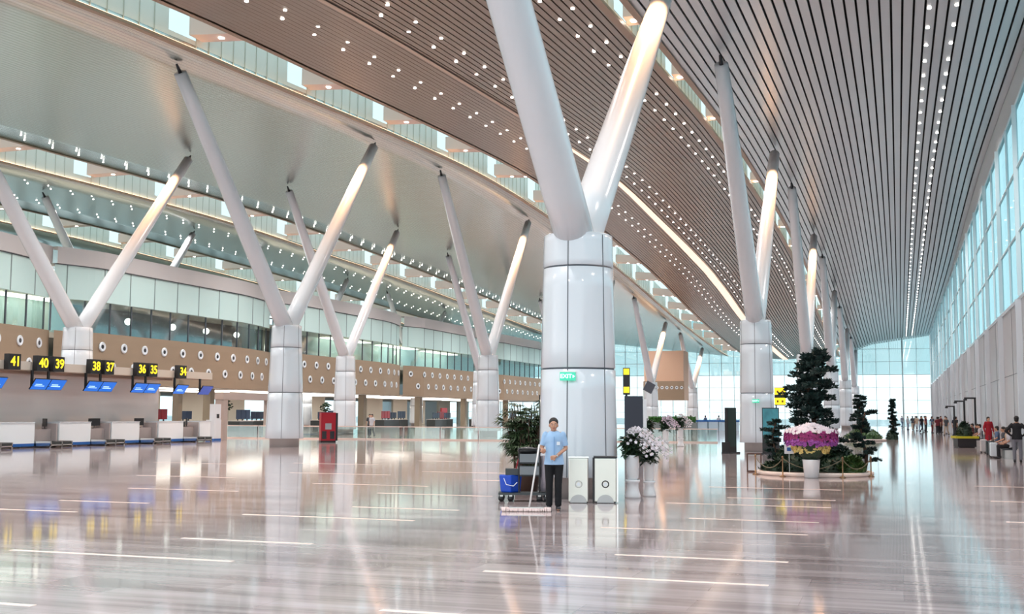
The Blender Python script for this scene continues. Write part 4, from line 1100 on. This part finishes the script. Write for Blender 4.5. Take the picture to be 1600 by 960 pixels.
t = thing('note_card', 'small white card on a stick beside the flower arrangement', 'card', (-2.95, 33.35, 0.0), .1)
MB().box(-.13, .13, -.01, .01, .62, .88).build('card', white, t); MB().box(-.06, .05, -.014, -.01, .7, .8).build('blue_mark', bluem, t); MB().tube([(0, 0, .05), (0, 0, .65)], .008, 6).build('stick', steel, t)
brass = mat('brass', srgb(150, 120, 90), .35, .7)
sp = [(-.78, 34.0), (-1.5, 33.05), (-3.1, 33.0), (-3.95, 33.9)]
for i, (x, y) in enumerate(sp):
    t = thing('stanchion', 'short brass rope post at the front of the round bed, %s from the left' % ('fourth', 'third', 'second', 'first')[i], 'post', (x, y, 0), group='rope posts round the bed')
    MB().lathe([(.09, 0), (.09, .02), (.02, .04), (.016, .5), (.03, .52), (.03, .55), (.0, .58)], n=14).build('post', brass, t, True)
for i, ((xa, ya), (xb, yb)) in enumerate(zip(sp, sp[1:])):
    pts = [Vector((xa + (xb - xa) * u, ya + (yb - ya) * u, .5 - .28 * 4 * u * (1 - u))) for u in [k / 12 for k in range(13)]]
    tag(MB().tube(pts, .012, 8).build('rope', mat('tan_rope', srgb(120, 112, 92), .8)), 'sagging tan rope between brass posts, %s of the round bed' % ('right side', 'front', 'left side')[i], 'rope')
t = thing('glass_display_case', 'small dark-framed empty glass stand left of the round bed', 'stand', (-4.15, 35.3, 0), .1)
fr = MB()
for x in (-.2, .2):
    for y in (-.15, .15): fr.box(x - .018, x + .018, y - .018, y + .018, 0, .55)
for y in (-.15, .15): fr.box(-.2, .2, y - .015, y + .015, .52, .56); fr.box(-.2, .2, y - .015, y + .015, 0, .04)
fr.build('frame', mat('brown_frame', srgb(84, 54, 44), .4), t); MB().box(-.19, .19, -.14, .14, .5, .52).build('shelf', glass_b, t)
# second planted island, farther along
bed = thing('planter_bed', 'smaller planting bed far down the hall with two trees', 'planter', (-2.35, 82.5, 0))
MB().lathe([(1.5, 0), (1.52, .1), (1.45, .12), (1.4, .1)], n=48).build('rim', mat('warm_rim', (0, 0, 0, 1)), bed, True); MB().lathe([(1.4, 0), (1.4, .1)], n=40).build('soil', mat('soil', (0, 0, 0, 1)), bed)
mound('shrub_mound', 'low green hedge filling the far planting bed', -2.35, 82.5, 1.35, 1.2, .75, leafg, 700, seed=12)
pine_tree(-2.45, 82.7, .1, 3.0, 'layered dark tree in the far planting bed', lambda u: .75 * (1.1 - u * .6), 26, 21, .17, .12)
pine_tree(-.45, 86.5, 0, 2.9, 'slender dark conifer right of the far planting bed', lambda u: .42 * (1.15 - u), 22, 22, .14, .04)
mound('shrub_mound', 'dark low shrub at the foot of the slender conifer', -.5, 86.5, .45, .4, .7, leafd, 300, z=0, seed=13)
# right-hand planter and gallows lamps
t = thing('box_planter', 'dark square planter with a yellow rim by the right-hand wall', 'planter', (3.35, 67.4, 0), .2)
MB().box(-.48, .48, -.45, .45, .05, .5).build('box', dkmetal, t); MB().box(-.6, .6, -.55, .55, .5, .62).build('rim', mat('yellow_rim', srgb(196, 190, 40), .5), t); MB().box(-.4, .4, -.4, .4, 0, .05).build('foot', black, t)
mound('shrub_mound', 'round green bush in the yellow-rimmed planter', 3.35, 67.4, .45, .42, .75, leafd, 500, z=.62, seed=14)
for i, (x, y, H) in enumerate(((4.45, 76.5, 2.85), (4.2, 84, 2.75), (4.1, 97, 2.5))):
    t = thing('arm_lamp', 'black inverted-L lamp post by the right-hand wall, %s' % ('nearest of three', 'middle of three', 'farthest of three')[i], 'lamp', (x, y, 0))
    MB().box(-.06, .06, -.06, .06, 0, H).build('post', black, t); MB().box(-.62, .06, -.05, .05, H - .1, H).build('arm', black, t); MB().box(-.66, -.45, -.08, .08, H - .2, H - .1).build('lamp_head', dkmetal, t)
    MB().box(-.2, .2, -.2, .2, 0, .03).build('base_plate', black, t)
